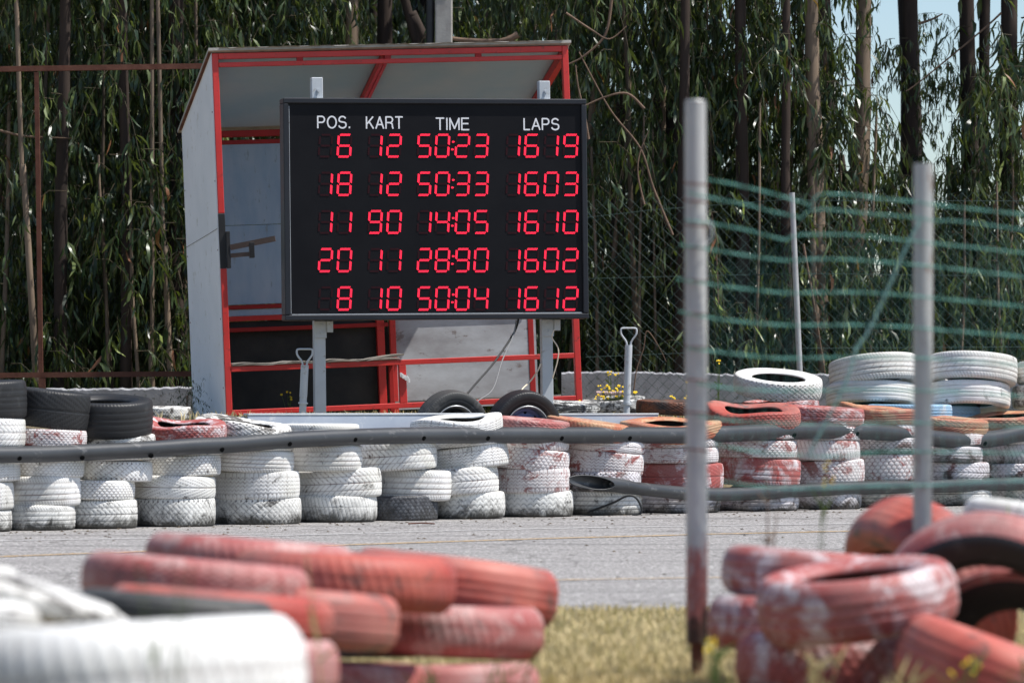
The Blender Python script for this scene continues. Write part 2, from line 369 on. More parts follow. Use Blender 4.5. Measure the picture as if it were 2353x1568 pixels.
def tyre_mesh(name, style, walls=False, rnd=0.0, nth=336, sag=0.0, oval=0.0, ph=0.0, squash=0.0, ntr=25, lop=0.0, sq=1.0):
    tr = np.linspace(-1, 1, ntr)
    prof = [(.300 - .006 * abs(t) ** 3 - rnd * abs(t) ** 3.2, .079 * t, t) for t in tr]
    side = [(.2915, .0865), (.281, .0925), (.265, .0955), (.246, .0960), (.230, .0935), (.2275, .0925), (.2245, .0935), (.208, .0885), (.197, .080), (.187, .076), (.180, .068),
            (.182, .058), (.190, .060), (.205, .072), (.225, .080), (.250, .083), (.272, .078), (.284, .06), (.289, .02)]
    if rnd: side[:3] = [(.2915 - rnd - .004, .0855), (.281 - rnd * .9, .0915), (.265 - rnd * .35, .0950)]
    pr = [(r, z, None) for r, z in side]
    loop = prof + pr + [(r, -z, None) for r, z, _ in pr[::-1]]
    r = np.array([q[0] for q in loop]); z = np.array([q[1] for q in loop]); tv = np.array([q[2] if q[2] is not None else 9 for q in loop])
    th = np.linspace(0, 2 * math.pi, nth, endpoint=False)
    TH_, RR = np.meshgrid(th, r, indexing='ij'); ZZ = np.tile(z, (nth, 1)); TV = np.tile(tv, (nth, 1))
    G_ = np.where(TV < 5, tread_groove(style, TH_, np.clip(TV, -1, 1)), 0)
    # shoulder ticks
    sh = (np.abs(np.abs(ZZ) - .0865) < .001) | (np.abs(np.abs(ZZ) - .0925) < .0001)
    G_ = np.where(sh & (RR > .28), .7 * (np.abs((TH_ * .3 / (2 * math.pi * .3 / 84)) % 1 - .5) > .38), G_)
    RR = RR - .0055 * G_
    RR = RR * (1 + oval * np.cos(2 * TH_ + ph) + .006 * np.sin(5 * TH_ + ph * 3))
    Z2 = ZZ * sq
    Z2 = Z2 + sag * .1 * np.cos(2 * TH_ + ph) * (RR / .3) + lop * .05 * np.cos(3 * TH_ + ph * 1.7) * RR / .3
    Z2 = Z2 * (1 + squash * np.cos(TH_ + ph))
    X = RR * np.cos(TH_); Yy = RR * np.sin(TH_)
    V = np.stack([X, Yy, Z2], -1).reshape(-1, 3)
    k = len(loop); i = np.arange(nth)[:, None]; j = np.arange(k)[None, :]
    a = i * k + j; b_ = ((i + 1) % nth) * k + j; c_ = ((i + 1) % nth) * k + (j + 1) % k; d_ = i * k + (j + 1) % k
    Fq = np.stack([a, b_, c_, d_], -1).reshape(-1, 4)
    me = np_mesh(name, V, Fq, True, G_.reshape(-1), 'groove'); me.materials.append(MT['white_paint']); me.materials.append(MT['black_rubber'])
    ns = len(side); i0 = ntr + 11; i1 = ntr + 2 * ns - 12
    mi = np.zeros((nth, k), dtype=np.int32); mi[:, i0:i1] = 1
    if walls: mi[:, ntr + 1:] = 1
    me.polygons.foreach_set('material_index', mi.ravel()); return me
TM = {}
for st in ('ribs', 'zig', 'hex', 'chev', 'weave', 'arc', 'slick', 'vee', 'fine'):
    TM[st, 0] = tyre_mesh('tyre_' + st, st, oval=.012, ph=len(st), squash=.03)
for st, sg, ph in (('ribs', .16, 1.), ('zig', -.16, 2.), ('hex', .15, .4), ('slick', .10, 1.6), ('weave', .13, 3.)):
    TM[st, 1] = tyre_mesh('tyre_bent_' + st, st, sag=sg, oval=.03, ph=ph, squash=.12, lop=.4)
for st in ('ribs', 'slick'): TM[st, 2] = tyre_mesh('tyre_black_walled_' + st, st, True, .014, oval=.03, ph=1., squash=.05)
for st in ('ribs', 'slick', 'zig', 'chev', 'hex', 'fine'): TM[st, 3] = tyre_mesh('tyre_round_' + st, st, False, .013, oval=.015, ph=2., squash=.05)
def tyre(cx, cy, D, wpx, roll, tilt, style, col, Yfr, label, group, bent=0, zground=None, yaw=None, rotz=0, cat='tyre', zc=None):
    Yc = Yfr / (1 - D / 2 / F_)
    p = P(cx, cy, Yfr); x = (cx - 1176) / F_ * Yc
    s = Yc / F_; Rm = D / 2 * s; wm = wpx * Yfr / F_
    z = p.z
    if zground is not None: z = zground + wm / 2
    if zc is not None: z = zc
    me = TM[style, bent if (style, bent) in TM else 0]
    if yaw is None: yaw = random.uniform(0, 6.28)
    M = Matrix.Rotation(rotz, 4, 'Z') @ Matrix.Rotation(R_(roll), 4, 'Y') @ Matrix.Rotation(R_(tilt), 4, 'X') @ Matrix.Rotation(yaw, 4, 'Z') @ Matrix.Diagonal((Rm / .30, Rm / .30, wm / .192, 1))
    o = link('tyre', me); o.matrix_world = Matrix.Translation((x, Yc, z)) @ M
    o.material_slots[0].link = 'OBJECT'; o.material_slots[0].material = MT[col]
    tag(o, label, cat, group)
    return o

# ================================================================== SETTING
# terrain: one sheet, near grid with the bank behind the barrier, running out to the horizon
xs = [-1500, -300, -60, -20] + list(np.arange(-9, 11.01, .3)) + [20, 60, 300, 1500]
ys = [-30, 0] + list(np.arange(4, 16.6, 1.2)) + list(np.arange(17, 26, 1.5)) + list(np.arange(26, 41, .2)) + [45, 50, 60, 80, 120, 200, 400, 900, 2200]
V = []; 
for y in ys:
    for x in xs:
        z = bank(x, y) if y > 25.5 and abs(x) < 30 else (.70 if y > 33 else 0)
        if y > 35: z += .03 * math.sin(x * 1.7) + .02 * math.sin(y)
        V.append((x, y, z))
nx = len(xs)
Fg = [(j * nx + i, j * nx + i + 1, (j + 1) * nx + i + 1, (j + 1) * nx + i) for j in range(len(ys) - 1) for i in range(nx - 1)]
mb = MB(); mb.add(V, Fg, True); tag(mb.build('ground', M_EARTH), kind='structure')
# asphalt track
mb = MB(); vs = []; n = 60
for i in range(n + 1):
    X = -1200 + i * (4800 / n)
    y1 = YF(min(max(X, -600), 3000)); e = 16.55 + .03 * math.sin(i * 1.3) - (X - 1176) * .00002
    vs.append(Vector(((X - 1176) / F_ * e * 1.25, e, .004))); vs.append(Vector(((X - 1176) / F_ * y1, y1 + .55, .004)))
mb.add(vs, [(2 * i, 2 * i + 2, 2 * i + 3, 2 * i + 1) for i in range(n)]); tag(mb.build('road', M_ASPH), kind='structure')
def strip(name, pts, wd, m):
    pts = [G(x, y, .008) for x, y in pts]; mb = MB(); vs = []
    for p in pts: vs += [p + Vector((0, -wd / 2, 0)), p + Vector((0, wd / 2, 0))]
    mb.add(vs, [(2 * i, 2 * i + 2, 2 * i + 3, 2 * i + 1) for i in range(len(pts) - 1)])
    tag(mb.build(name, m), kind='structure')
strip('road_line', [(-200, 1244), (580, 1230.5), (1134, 1215), (1400, 1210), (2500, 1192)], .07, M_LINEW)
strip('road_line', [(-200, 1283), (0, 1277), (400, 1262), (715, 1252.5), (1286, 1234.5), (1512, 1229), (1627, 1225.5), (1937, 1219), (2600, 1206)], .10, M_LINEY)
strip('road_line', [(900, 1338), (1290, 1330), (1640, 1325), (2400, 1314)], .05, M_LINEY)

# ================================================================== TREES
def leaves(n, box, L=(.12, .23), twigs=160, wfac=.135, seed=0, hang=1.0, shape=None):
    """hanging sickle leaves on drooping twigs; returns V, F(tri), tint and twig polylines"""
    r = np.random.default_rng(seed); bx, by, z0, z1 = box
    # twig starts
    tw = []; 
    P0 = np.stack([r.uniform(-bx, bx, twigs), r.uniform(-by, by, twigs), r.uniform(z0, z1, twigs)], -1)
    nc = max(8, twigs // 7); ci = r.integers(0, nc, twigs)
    C0 = np.stack([r.uniform(-bx, bx, nc), r.uniform(-by, by, nc), r.uniform(z0, z1, nc)], -1)
    cl_ = (r.uniform(0, 1, twigs) < .8)[:, None]
    P0 = np.where(cl_, C0[ci] + r.normal(0, 1, (twigs, 3)) * np.array([.17, .17, .22]) * max(.6, bx), P0); P0[:, 2] = np.clip(P0[:, 2], z0, z1)
    if shape is not None:
        hz = (P0[:, 2] - z0) / (z1 - z0); P0[:, :2] *= shape(hz)[:, None]
    ang = r.uniform(0, 2 * math.pi, twigs); ln = r.uniform(.35, .95, twigs) * (z1 - z0) ** .25
    per = int(n / twigs)
    B = []; 
    for i in range(twigs):
        t = np.sort(r.uniform(.12, 1, per)); d = np.array([math.cos(ang[i]), math.sin(ang[i])])
        X = P0[i, 0] + d[0] * ln[i] * .55 * t; Y = P0[i, 1] + d[1] * ln[i] * .55 * t
        Z = P0[i, 2] + ln[i] * (.25 * t - .95 * t * t)
        B.append(np.stack([X, Y, Z], -1)); tt = np.linspace(0, 1, 5)
        tw.append(np.stack([P0[i, 0] + d[0] * ln[i] * .55 * tt, P0[i, 1] + d[1] * ln[i] * .55 * tt, P0[i, 2] + ln[i] * (.25 * tt - .95 * tt * tt)], -1))
    B = np.concatenate(B); m = len(B)
    l = r.uniform(L[0], L[1], m); az = r.uniform(0, 2 * math.pi, m)
    out = r.uniform(0, 1, m) ** 1.6 * (1.25 - hang) * 3.0      # how far from hanging straight
    dr = np.stack([np.cos(az) * np.sin(out), np.sin(az) * np.sin(out), -np.cos(out)], -1)
    tl = r.uniform(0, 2 * math.pi, m)
    s0 = np.stack([np.cos(tl), np.sin(tl), r.normal(0, .15, m)], -1)
    sd_ = s0 - (s0 * dr).sum(-1)[:, None] * dr; sd_ /= np.linalg.norm(sd_, axis=1)[:, None]
    nm = np.cross(dr, sd_)
    wd = l * wfac * r.uniform(.7, 1.3, m) * .5; cv = r.normal(0, .16, m) * l; cv2 = r.normal(0, .12, m) * l
    p0 = B
    def at(t, q): return B + dr * (l * t)[:, None] + nm * (cv * 4 * t * (1 - t) + cv * 0)[:, None] + sd_ * (cv2 * 4 * t * (1 - t) + q * wd)[:, None]
    pts = np.stack([p0, at(.3, 1), at(.3, -1), at(.65, .8), at(.65, -.8), at(1., 0)], 1)   # m,6,3
    V = pts.reshape(-1, 3); k = np.arange(m)[:, None] * 6
    F = np.concatenate([k + np.array([[0, 1, 2]]), k + np.array([[1, 3, 4]]), k + np.array([[1, 4, 2]]), k + np.array([[3, 5, 4]])])
    cl = np.repeat(r.uniform(-.1, .1, twigs) + r.uniform(-.16, .16, nc)[ci], per)
    tint = np.clip(r.beta(2, 2.4, m) * .85 + cl + (r.uniform(0, 1, m) > .975) * .5, 0, 1)
    return V, F, np.repeat(tint, 6), tw
def crown_mesh(name, n, box, m, **kw):
    V, F, T, tw = leaves(n, box, **kw)
    me = np_mesh(name, V, F, False, T); me.materials.append(m)
    tb = MB()
    for p in tw: tb.tube(p, [.005, .004, .003, .0025, .002], 3, False)
    tm = tb.mesh(name + '_twigs'); tm.materials.append(M_TWIGG)
    return me, tm
CR = []
taper = lambda h: 1.15 - .75 * h
for i in range(5):   # young trees, leaves from the ground up
    CR.append(crown_mesh('crown', 3600, (.80, .6, .15, 4.9 + .3 * i), M_LEAF, twigs=210, seed=10 + i, shape=taper))
CS = [crown_mesh('crown', 2600, (.9, .6, .1, 3.0), M_LEAF, twigs=170, seed=30 + i, shape=taper) for i in range(3)]
CH = [crown_mesh('crown', 3200, (1.9, 1.6, 0, 4.2), M_LEAFD, twigs=200, seed=40 + i, L=(.16, .26), wfac=.2, shape=lambda h: 1 - .5 * abs(h - .4)) for i in range(3)]
CB = [crown_mesh('crown', 3600, (1.5, 1.1, 0, 5.2), M_LEAFD, twigs=220, seed=50 + i, L=(.15, .26), wfac=.2, shape=taper) for i in range(3)]
CP = [crown_mesh('crown', 620, (.55, .4, 0, 2.2), M_LEAF, twigs=44, seed=70 + i) for i in range(3)]       # loose sprays
def trunk_mb(mb, pts, r0, r1, n=10, knots=.06):
    pts = catmull(pts, 6); m = len(pts)
    mb.tube(pts, [(r0 + (r1 - r0) * i / (m - 1)) * (1 + random.uniform(-knots, knots)) for i in range(m)], n, True)
def gz(x, y): return bank(x, y) if y > 26 else 0
def put(parent, pair, loc, rz, s=1.0, twigs=True):
    o = link('crown', pair[0], None, parent, loc); o.rotation_euler = (0, 0, rz); o.scale = (s, s, s); o['kind'] = 'stuff'
    if twigs:
        o2 = link('twigs', pair[1], None, parent, loc); o2.rotation_euler = (0, 0, rz); o2.scale = (s, s, s); o2['kind'] = 'stuff'
def sapling(xp, Y, pair, label, group, s=1.0, lean=0, r0=.035, bark=None, h=5.2, tw=True):
    x = (xp - 1176) / F_ * Y; z = gz(x, Y) - .03
    t = empty('gum_tree', (x, Y, z), label, 'tree', group)
    mb = MB(); h *= s
    trunk_mb(mb, [(0, 0, 0), (lean * .3 + random.uniform(-.06, .06), 0, h * .35), (lean * .7 + random.uniform(-.08, .08), .03, h * .7), (lean, 0, h)], r0, r0 * .35, 7)
    mb.build('trunk', bark or (M_BARKY if random.random() < .75 else M_BARK), t)
    put(t, pair, (lean * .4, 0, 0), random.uniform(0, 6.28), s, tw)
    return t
def tall(x0, x1, Y, w0, w1, label, group=None, y0=0, y1=930, bark=None, crown=None, ch=6.5, extra=None, high=11, cs=1.0):
    """trunk through photo px (x0 at y0) and (x1 at y1), widths in px; runs up beyond the frame to its own crown"""
    a = P(x1, y1, Y); b_ = P(x0, y0, Y); d = b_ - a
    zb = gz(a.x, Y) - .05
    base = a + d * ((zb - a.z) / d.z); top = a + d * ((high - a.z) / d.z)
    top.x = b_.x + (top.x - b_.x) * .5
    t = empty('gum_tree', base, label, 'tree', group)
    mb = MB(); L = lambda q: q - base
    mid = a + d * .5 + Vector((random.uniform(-.03, .03), 0, 0))
    r = lambda wpx: wpx / 2 * Y / F_
    pts = catmull([L(base), L(a) if a.z > base.z + .2 else L(base) + d * .1, L(mid), L(b_), L(top)], 7); m = len(pts)
    mb.tube(pts, [(r(w1) + (r(w0) * .7 - r(w1)) * (i / (m - 1)) ** 1.3) * (1 + random.uniform(-.05, .05)) for i in range(m)], 14)
    mb.build('trunk', bark or M_BARK, t)
    if crown is not None:
        put(t, CH[crown], L(Vector((top.x, Y, ch))), random.uniform(0, 6), cs, False)
        lb = MB()
        for k in range(5):
            z = ch + .5 + k * .6; a2 = random.uniform(0, 6.28); c0 = Vector((top.x - base.x, 0, z - base.z))
            lb.tube([c0, c0 + Vector((math.cos(a2) * .8, math.sin(a2) * .8, .5)), c0 + Vector((math.cos(a2) * 1.6, math.sin(a2) * 1.4, .8))], [.04, .025, .01], 5, False)
        lb.build('limb', M_BARKD, t)
    for (ex, ey, k, s) in (extra or []):
        q = P(ex, ey, Y); put(t, CP[k], L(Vector((q.x, Y - .1, q.z))), random.uniform(0, 6), s)
    return t
LL = 'young gum tree, one of the dense leafy row behind the rusty railing'
random.seed(5)
i = 0
for xp, Y, s in [(-90, 37.4, 1), (10, 38.1, .98), (95, 37.2, 1.0), (180, 38.4, .95), (262, 37.3, 1.02), (345, 38.2, .98), (425, 37.6, .97), (500, 38.4, 1.0), (600, 38.2, .95),
                 (-40, 40.2, 1.05), (55, 40.6, 1.0), (150, 40.1, 1.02), (240, 40.7, 1.04), (325, 40.3, 1.05), (410, 40.6, 1.02), (495, 40.4, 1.0), (585, 40.7, 1.0)]:
    sapling(xp, Y, CR[i % 5], LL, 'young gum trees left of the shed', s, random.uniform(-.25, .25), random.choice((.022, .03, .04)), h=4.6); i += 1
LM = 'young gum tree among the leafy row standing directly behind the shed roof'
for xp, Y, s in [(690, 39.5, .93), (800, 40.8, .9), (1100, 39.6, .92), (1190, 40.4, .94), (1290, 39.2, .9)]:
    sapling(xp, Y, CR[i % 5], LM, 'young gum trees behind the shed', s, random.uniform(-.2, .2), h=4.3); i += 1
LR = 'young gum tree with hanging leaves behind the chain-link fence right of the scoreboard'
for xp, Y, s in [(1385, 38.0, .9), (1475, 37.4, 1.02), (1560, 38.2, .98), (1650, 37.7, .98), (1735, 38.6, .95), (1800, 37.9, .9), (1930, 38.4, .40), (1770, 39.2, .98)]:
    sapling(xp, Y, CR[i % 5], LR, 'young gum trees behind the chain-link fence', s, random.uniform(-.3, .3), random.choice((.022, .035)), h=4.6); i += 1
LS = 'low bushy gum shoot at the foot of the tall dark trunks'
for xp, Y, s in [(1930, 37.6, .95), (2030, 38.0, .80), (2130, 37.7, .66), (2230, 38.2, .82), (2320, 37.7, 1.1), (2400, 38.2, 1.25), (2080, 39.6, .85), (2270, 39.8, .9), (2180, 39.2, .60)]:
    sapling(xp, Y, CS[i % 3], LS, 'low gum shoots below the tall trunks', s, 0, .02, h=2.6); i += 1
# trees one can single out by their trunks
tall(808, 812, 38.6, 36, 40, 'gum tree with a pale sunlit trunk edge behind the left half of the shed roof', high=11)
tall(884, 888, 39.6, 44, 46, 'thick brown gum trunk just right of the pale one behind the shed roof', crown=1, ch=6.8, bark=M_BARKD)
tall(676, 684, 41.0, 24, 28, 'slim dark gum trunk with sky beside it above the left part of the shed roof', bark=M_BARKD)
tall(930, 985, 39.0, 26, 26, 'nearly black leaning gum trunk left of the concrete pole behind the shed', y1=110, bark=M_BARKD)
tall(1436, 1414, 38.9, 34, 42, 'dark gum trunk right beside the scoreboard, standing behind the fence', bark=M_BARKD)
tall(1378, 1352, 38.2, 13, 15, 'slender tan gum stem leaning left just past the right end of the shed roof', y1=330)
tall(1524, 1530, 38.2, 10, 14, 'thin yellow-green gum stem standing between the scoreboard and the near fence post')
tall(1512, 1518, 39.3, 18, 20, 'thin dark gum stem next to the yellow-green one right of the scoreboard', bark=M_BARKD)
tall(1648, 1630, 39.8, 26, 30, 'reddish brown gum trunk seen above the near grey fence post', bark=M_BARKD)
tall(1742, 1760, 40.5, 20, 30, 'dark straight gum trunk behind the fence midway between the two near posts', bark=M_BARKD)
tall(1863, 1880, 37.5, 36, 44, 'smooth gum trunk lit along its right edge, left of the pair that flanks the gap', y1=600, extra=[(1800, 330, 0, 1.0)])
tall(1984, 1968, 37.8, 42, 46, 'light brown gum trunk leaning right at the edge of the bright gap of sky', y1=560, extra=[(1925, 300, 1, .9)])
tall(2090, 2094, 38.6, 42, 46, 'black gum trunk standing alone against the sky above the farther near post', bark=M_BARKD, extra=[(2070, 420, 2, .6)])
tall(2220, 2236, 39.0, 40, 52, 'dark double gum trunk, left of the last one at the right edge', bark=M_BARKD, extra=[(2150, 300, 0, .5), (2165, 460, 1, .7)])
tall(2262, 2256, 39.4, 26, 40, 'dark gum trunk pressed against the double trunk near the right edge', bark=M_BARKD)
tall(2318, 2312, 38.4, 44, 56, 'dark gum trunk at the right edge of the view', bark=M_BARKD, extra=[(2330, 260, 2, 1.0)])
tall(350, 352, 37.0, 12, 15, 'orange-brown slim gum trunk left of the shed just above the low concrete wall', y0=600)
tall(405, 412, 37.6, 40, 52, 'broad shadowed gum trunk directly left of the shed side panel', y0=300, bark=M_BARKD)
tall(45, 62, 36.8, 12, 16, 'pale bent gum stem behind the rusty frame near the left edge', y0=240, y1=520)
tall(372, 384, 37.0, 10, 15, 'pale bare gum stem between the rusty upright and the shed', y0=430, y1=700)
for x0, x1, y0, y1, Y, w, lab in [(1868, 1888, 470, 850, 37.2, 17, 'bent pale gum stem just right of the thin grey fence post'), (1958, 1972, 380, 850, 37.9, 16, 'tan gum stem behind the crossing of the loose green strand'),
    (2012, 1998, 300, 850, 37.6, 9, 'slim pinkish gum stem left of the farther near post'), (1478, 1470, 330, 850, 37.3, 8, 'thin pale gum stem right of the dark trunk beside the scoreboard'),
    (1500, 1508, 360, 850, 37.5, 7, 'very thin reddish gum stem close to the near grey post'), (1700, 1712, 350, 850, 38.0, 12, 'pale green gum stem seen through the left part of the green fence'),
    (1745, 1735, 300, 850, 37.2, 8, 'thin brown gum stem seen through the left part of the green fence'), (1786, 1800, 430, 850, 37.9, 9, 'thin reddish gum stem just left of the thin grey fence post'),
    (2215, 2206, 520, 850, 37.3, 8, 'slim tan gum stem right of the farther near post'), (2290, 2300, 480, 830, 37.4, 8, 'slim tan gum stem above the right back pile of tyres'),
    (20, 6, 300, 800, 37.1, 12, 'pale gum stem at the left edge'), (228, 248, 420, 840, 37.2, 9, 'slim yellowish gum stem left of the middle of the rusty railing'),
    (300, 316, 500, 850, 37.0, 10, 'curved pale gum stem right of the middle of the rusty railing'), (1360, 1372, 400, 850, 37.6, 9, 'thin pale gum stem tight against the right edge of the scoreboard')]:
    tall(x0, x1, Y, w * .8, w, lab, y0=y0, y1=y1, high=P(x0, y0, Y).z + .25)
tall(1700, 1706, 37.4, 30, 36, 'dark brown gum trunk just right of the near grey post', bark=M_BARKD)
tall(1574, 1562, 37.2, 26, 32, 'dark gum trunk just left of the near grey post', bark=M_BARKD)
tall(150, 138, 37.0, 30, 36, 'shadowed gum trunk in the leafy row near the rusty upright', bark=M_BARKD)
tall(282, 290, 37.1, 26, 30, 'shadowed gum trunk in the leafy row midway between rusty upright and shed', bark=M_BARKD)
tall(1806, 1816, 37.3, 22, 26, 'dark gum trunk directly behind the thin grey fence post', bark=M_BARKD)
# canopy trees added to throw shade into the wood (crowns out of frame)
LC = 'tall gum tree added to shade the forest, its canopy above the view'
for k, (x, Y) in enumerate([(-6, 41), (-3.4, 43), (-1, 44.5), (1.6, 43.5), (4.2, 44.5), (7.6, 42.5), (10, 44), (-8, 45.5), (8.8, 39), (5.8, 41.5), (3.0, 41.2)]):
    t = empty('gum_tree', (x, Y, .68), LC, 'tree', 'gum trees added as a shade canopy')
    mb = MB(); trunk_mb(mb, [(0, 0, 0), (.1, 0, 3), (.0, .1, 7), (.2, 0, 11)], .15, .06, 9); mb.build('trunk', M_BARKD, t)
    put(t, CH[k % 3], (0, 0, 6.4 + (k % 3) * .5 + (1.0 if x > 3 else 0)), k, 1.25, False)
LB = 'dark leafy gum tree deep in the wood, one of the back rows'
k = 0
for Y, x0, x1, st, s in ((43.5, -5.8, 4.6, 1.5, .98), (47, -6.5, 7.6, 1.5, 1.05), (54, -8.5, 9.5, 1.8, 1.2), (63, -9, 10, 2.3, 1.0)):
    x = x0
    while x < x1:
        xx = x + random.uniform(-.4, .4); t = empty('gum_tree', (xx, Y + random.uniform(-1, 1), .68), LB, 'tree', 'dark back rows of the wood')
        hs = .42 if 1830 < px(xx, Y) < 2440 else 1
        mb = MB(); trunk_mb(mb, [(0, 0, 0), (.1, 0, 3 * hs), (.0, .1, 6.5 * hs)], random.uniform(.06, .14), .04, 7); mb.build('trunk', M_BARKD, t)
        XP = px(xx, Y); s_ = s * ((.36 if 1830 < XP < 2440 else .55) if 1680 < XP < 2700 else .8 if XP > 1500 else 1)
        put(t, CB[k % 3], (0, 0, 0), random.uniform(0, 6), s_, False); k += 1; x += st * (.8 if s_ < s else 1)
# dead branches tangled right of the shed
def branch(pts, Y, r, label):
    pts = catmull([P(x, y, Y + dy) for x, y, dy in pts], 6); m = len(pts)
    mb = MB(); base = pts[0]; mb.tube([p - base for p in pts], [r * (1 - .6 * i / m) for i in range(m)], 6)
    o = mb.build('branch', M_TWIG); o.location = base; tag(o, label, 'branch')
branch([(1190, 80, 0), (1150, 95, 0), (1060, 92, 0), (1000, 80, 0)], 37.0, .035, 'thick pale fallen branch lying level just above the shed roof beside the concrete pole')
branch([(1480, 250, 0), (1440, 215, 0), (1385, 225, 0), (1320, 255, 0)], 36.4, .014, 'bare arching branch right of the shed roof corner')
branch([(1352, 320, 0), (1342, 260, 0), (1328, 200, 0), (1322, 150, 0)], 36.4, .012, 'thin pale twig rising beside the right shed post')
branch([(1545, 540, 0), (1500, 430, 0), (1470, 340, 0), (1400, 250, 0), (1330, 120, 0)], 36.6, .013, 'long thin bare branch sagging across the dark trunk right of the scoreboard')
branch([(1405, 0, 0), (1390, 80, 0), (1340, 130, 0), (1300, 150, 0)], 36.6, .014, 'bare branch hanging down from the top edge beside the tan leaning stem')
branch([(1480, 470, 0), (1465, 400, 0), (1470, 350, 0), (1490, 300, 0)], 36.4, .010, 'curled bare twig in front of the dark trunk right of the scoreboard')
branch([(1300, 30, 0), (1360, 70, 0), (1400, 90, 0), (1440, 60, 0)], 36.4, .011, 'crooked bare twig crossing above the right end of the shed roof')
branch([(0, 300, 0), (50, 312, 0), (110, 316, 0), (165, 318, 0)], 36.9, .014, 'dark level twig behind the rusty upright')
branch([(2300, 30, 0), (2250, 75, 0), (2110, 190, 0), (2080, 210, 0)], 38.0, .012, 'bare branch slanting across the sky between the dark trunks on the right')
branch([(2110, 55, 0), (2140, 45, 0), (2165, 32, 0)], 38.4, .016, 'broken stub of a branch sticking out against the sky beside the black trunk')
branch([(1575, 270, 0), (1600, 380, 0), (1640, 520, 0), (1650, 700, 0)], 37.0, .010, 'thin bare shoot hanging behind the near fence post')
branch([(1845, 560, 0), (1870, 700, 0), (1895, 860, 0)], 36.6, .012, 'dry brown stalk leaning beside the thin grey fence post')
branch([(1455, 905, 0), (1462, 850, 0), (1478, 800, 0), (1486, 760, 0), (1510, 790, 0), (1530, 830, 0)], 34.6, .006, 'pale dead weed stalk before the low wall beside the lone grip pole')

# pink house far off beyond the trees
t = empty('house', (P(190, 900, 90).x, 90, .7), 'pink rendered house glimpsed low through the trees on the left', 'house')
MB().box((-.6, 0, 0), (.55, 6, 1.7)).build('wall', M_PINK, t)
mb = MB(); mb.add([(-.8, -.3, 1.7), (.75, -.3, 1.7), (.75, 6.3, 1.7), (-.8, 6.3, 1.7), (-.8, 3, 2.4), (.75, 3, 2.4)], [(0, 1, 5, 4), (2, 3, 4, 5), (0, 4, 3), (1, 2, 5), (0, 3, 2, 1)]); mb.build('roof', M_RUSTY, t)
MB().box((-.2, -.05, .7), (.15, -.002, 1.3)).build('window', M_BLACKM, t)

# utility pole and pipe
q = P(1020, 90, 37.0); t = empty('utility_pole', (q.x, 37.0, .66), 'grey square concrete utility pole rising behind the shed roof', 'pole')
mb = MB(); mb.box((-.08, -.08, 0), (.075, .08, 9), .012); mb.build('shaft', M_POLE, t)
mb = MB(); mb.tube([(-.125, -.02, 0), (-.125, -.02, 8.5)], .036, 12); mb.build('pipe', M_BLACKM, t)
mb = MB()
for z in (2.0, 3.9, 5.9): mb.box((-.17, -.095, z), (.09, -.082, z + .04))
mb.build('clamp', M_BLACKM, t)

# low concrete walls
def rough_wall(name, x0, x1, Y, ytop, label, th=.16, yb=.55):
    a = (x0 - 1176) / F_ * Y; b_ = (x1 - 1176) / F_ * Y; n = int((b_ - a) / .03); vs = []
    zt = H_ + (930 - ytop) / F_ * Y
    for i in range(n + 1):
        x = a + (b_ - a) * i / n; h = zt + .012 * math.sin(x * 2.1) + random.uniform(-.007, .007)
        vs += [(x, Y, yb), (x, Y, h - .015), (x, Y + .02, h), (x, Y + th, h), (x, Y + th, yb)]
    fs = [(i * 5 + k, (i + 1) * 5 + k, (i + 1) * 5 + k + 1, i * 5 + k + 1) for i in range(n) for k in range(4)] + [(0, 1, 2, 3, 4), tuple(n * 5 + k for k in (4, 3, 2, 1, 0))]
    mb = MB(); mb.add(vs, fs); o = mb.build(name, M_CONC); tag(o, label, 'wall'); return o
rough_wall('concrete_wall', -150, 448, 35.4, 889, 'low crumbling concrete wall left of the shed behind the black tyres')
rough_wall('concrete_wall', 1290, 2600, 35.7, 856, 'low grey concrete wall running behind the chain-link fence right of the shed')
o = rough_wall('concrete_block', 1370, 1448, 34.6, 901, 'pinkish concrete block standing by the yellow flowers below the scoreboard corner', .2); o['category'] = 'block'
o.data.materials[0] = painted('pinkish_concrete', (.46, .32, .30), (.36, .28, .27), .35, .65, 5, .9, .4)

# rusty steel frame on the left
t = empty('rusty_railing', P(90, 900, 34.9), 'rust brown steel goal-like frame of bars left of the shed', 'frame')
L0 = t.location.copy()
def bar_px(parent, L0, name, x0, y0, x1, y1, Y, wpx, m, dep=.04, Y1=None):
    a = P(x0, y0, Y) - L0; b_ = P(x1, y1, Y1 or Y) - L0; mb = MB()
    mb.tube([a, b_], wpx / 2 * Y / F_, 4, True, True); return mb.build(name, m, parent)
bar_px(t, L0, 'top_bar', -60, 160, 476, 152, 34.9, 12, M_RUSTY)
bar_px(t, L0, 'lower_bar', -60, 862, 455, 858, 34.9, 12, M_RUSTY)
bar_px(t, L0, 'upright', 84, 166, 94, 856, 34.9, 10, M_RUSTY)
bar_px(t, L0, 'foot_post', 97, 868, 97, 935, 34.9, 15, M_RUSTY)

# ================================================================== SHED
SW, SH, SD, SR = 2.93, 2.87, 1.6, 2.36
sh = empty('marshal_shed', P(521, 948, 33), 'open fronted red framed marshal shed with sloping roof behind the scoreboard', 'shed')
sh.rotation_mode = 'QUATERNION'
SM = Matrix.Rotation(R_(13.63), 4, 'Z') @ Matrix.Rotation(R_(-2.4), 4, 'Y'); sh.rotation_quaternion = SM.to_quaternion()
def part(name, a, b_, m, bev=0.0, parent=sh, label=None):
    o = MB().box(a, b_, bev).build(name, m, parent)
    if label: o['label'] = label
    return o
def zr(y): return SH - (SH - SR) * y / SD      # underside line of the roof
e = .05
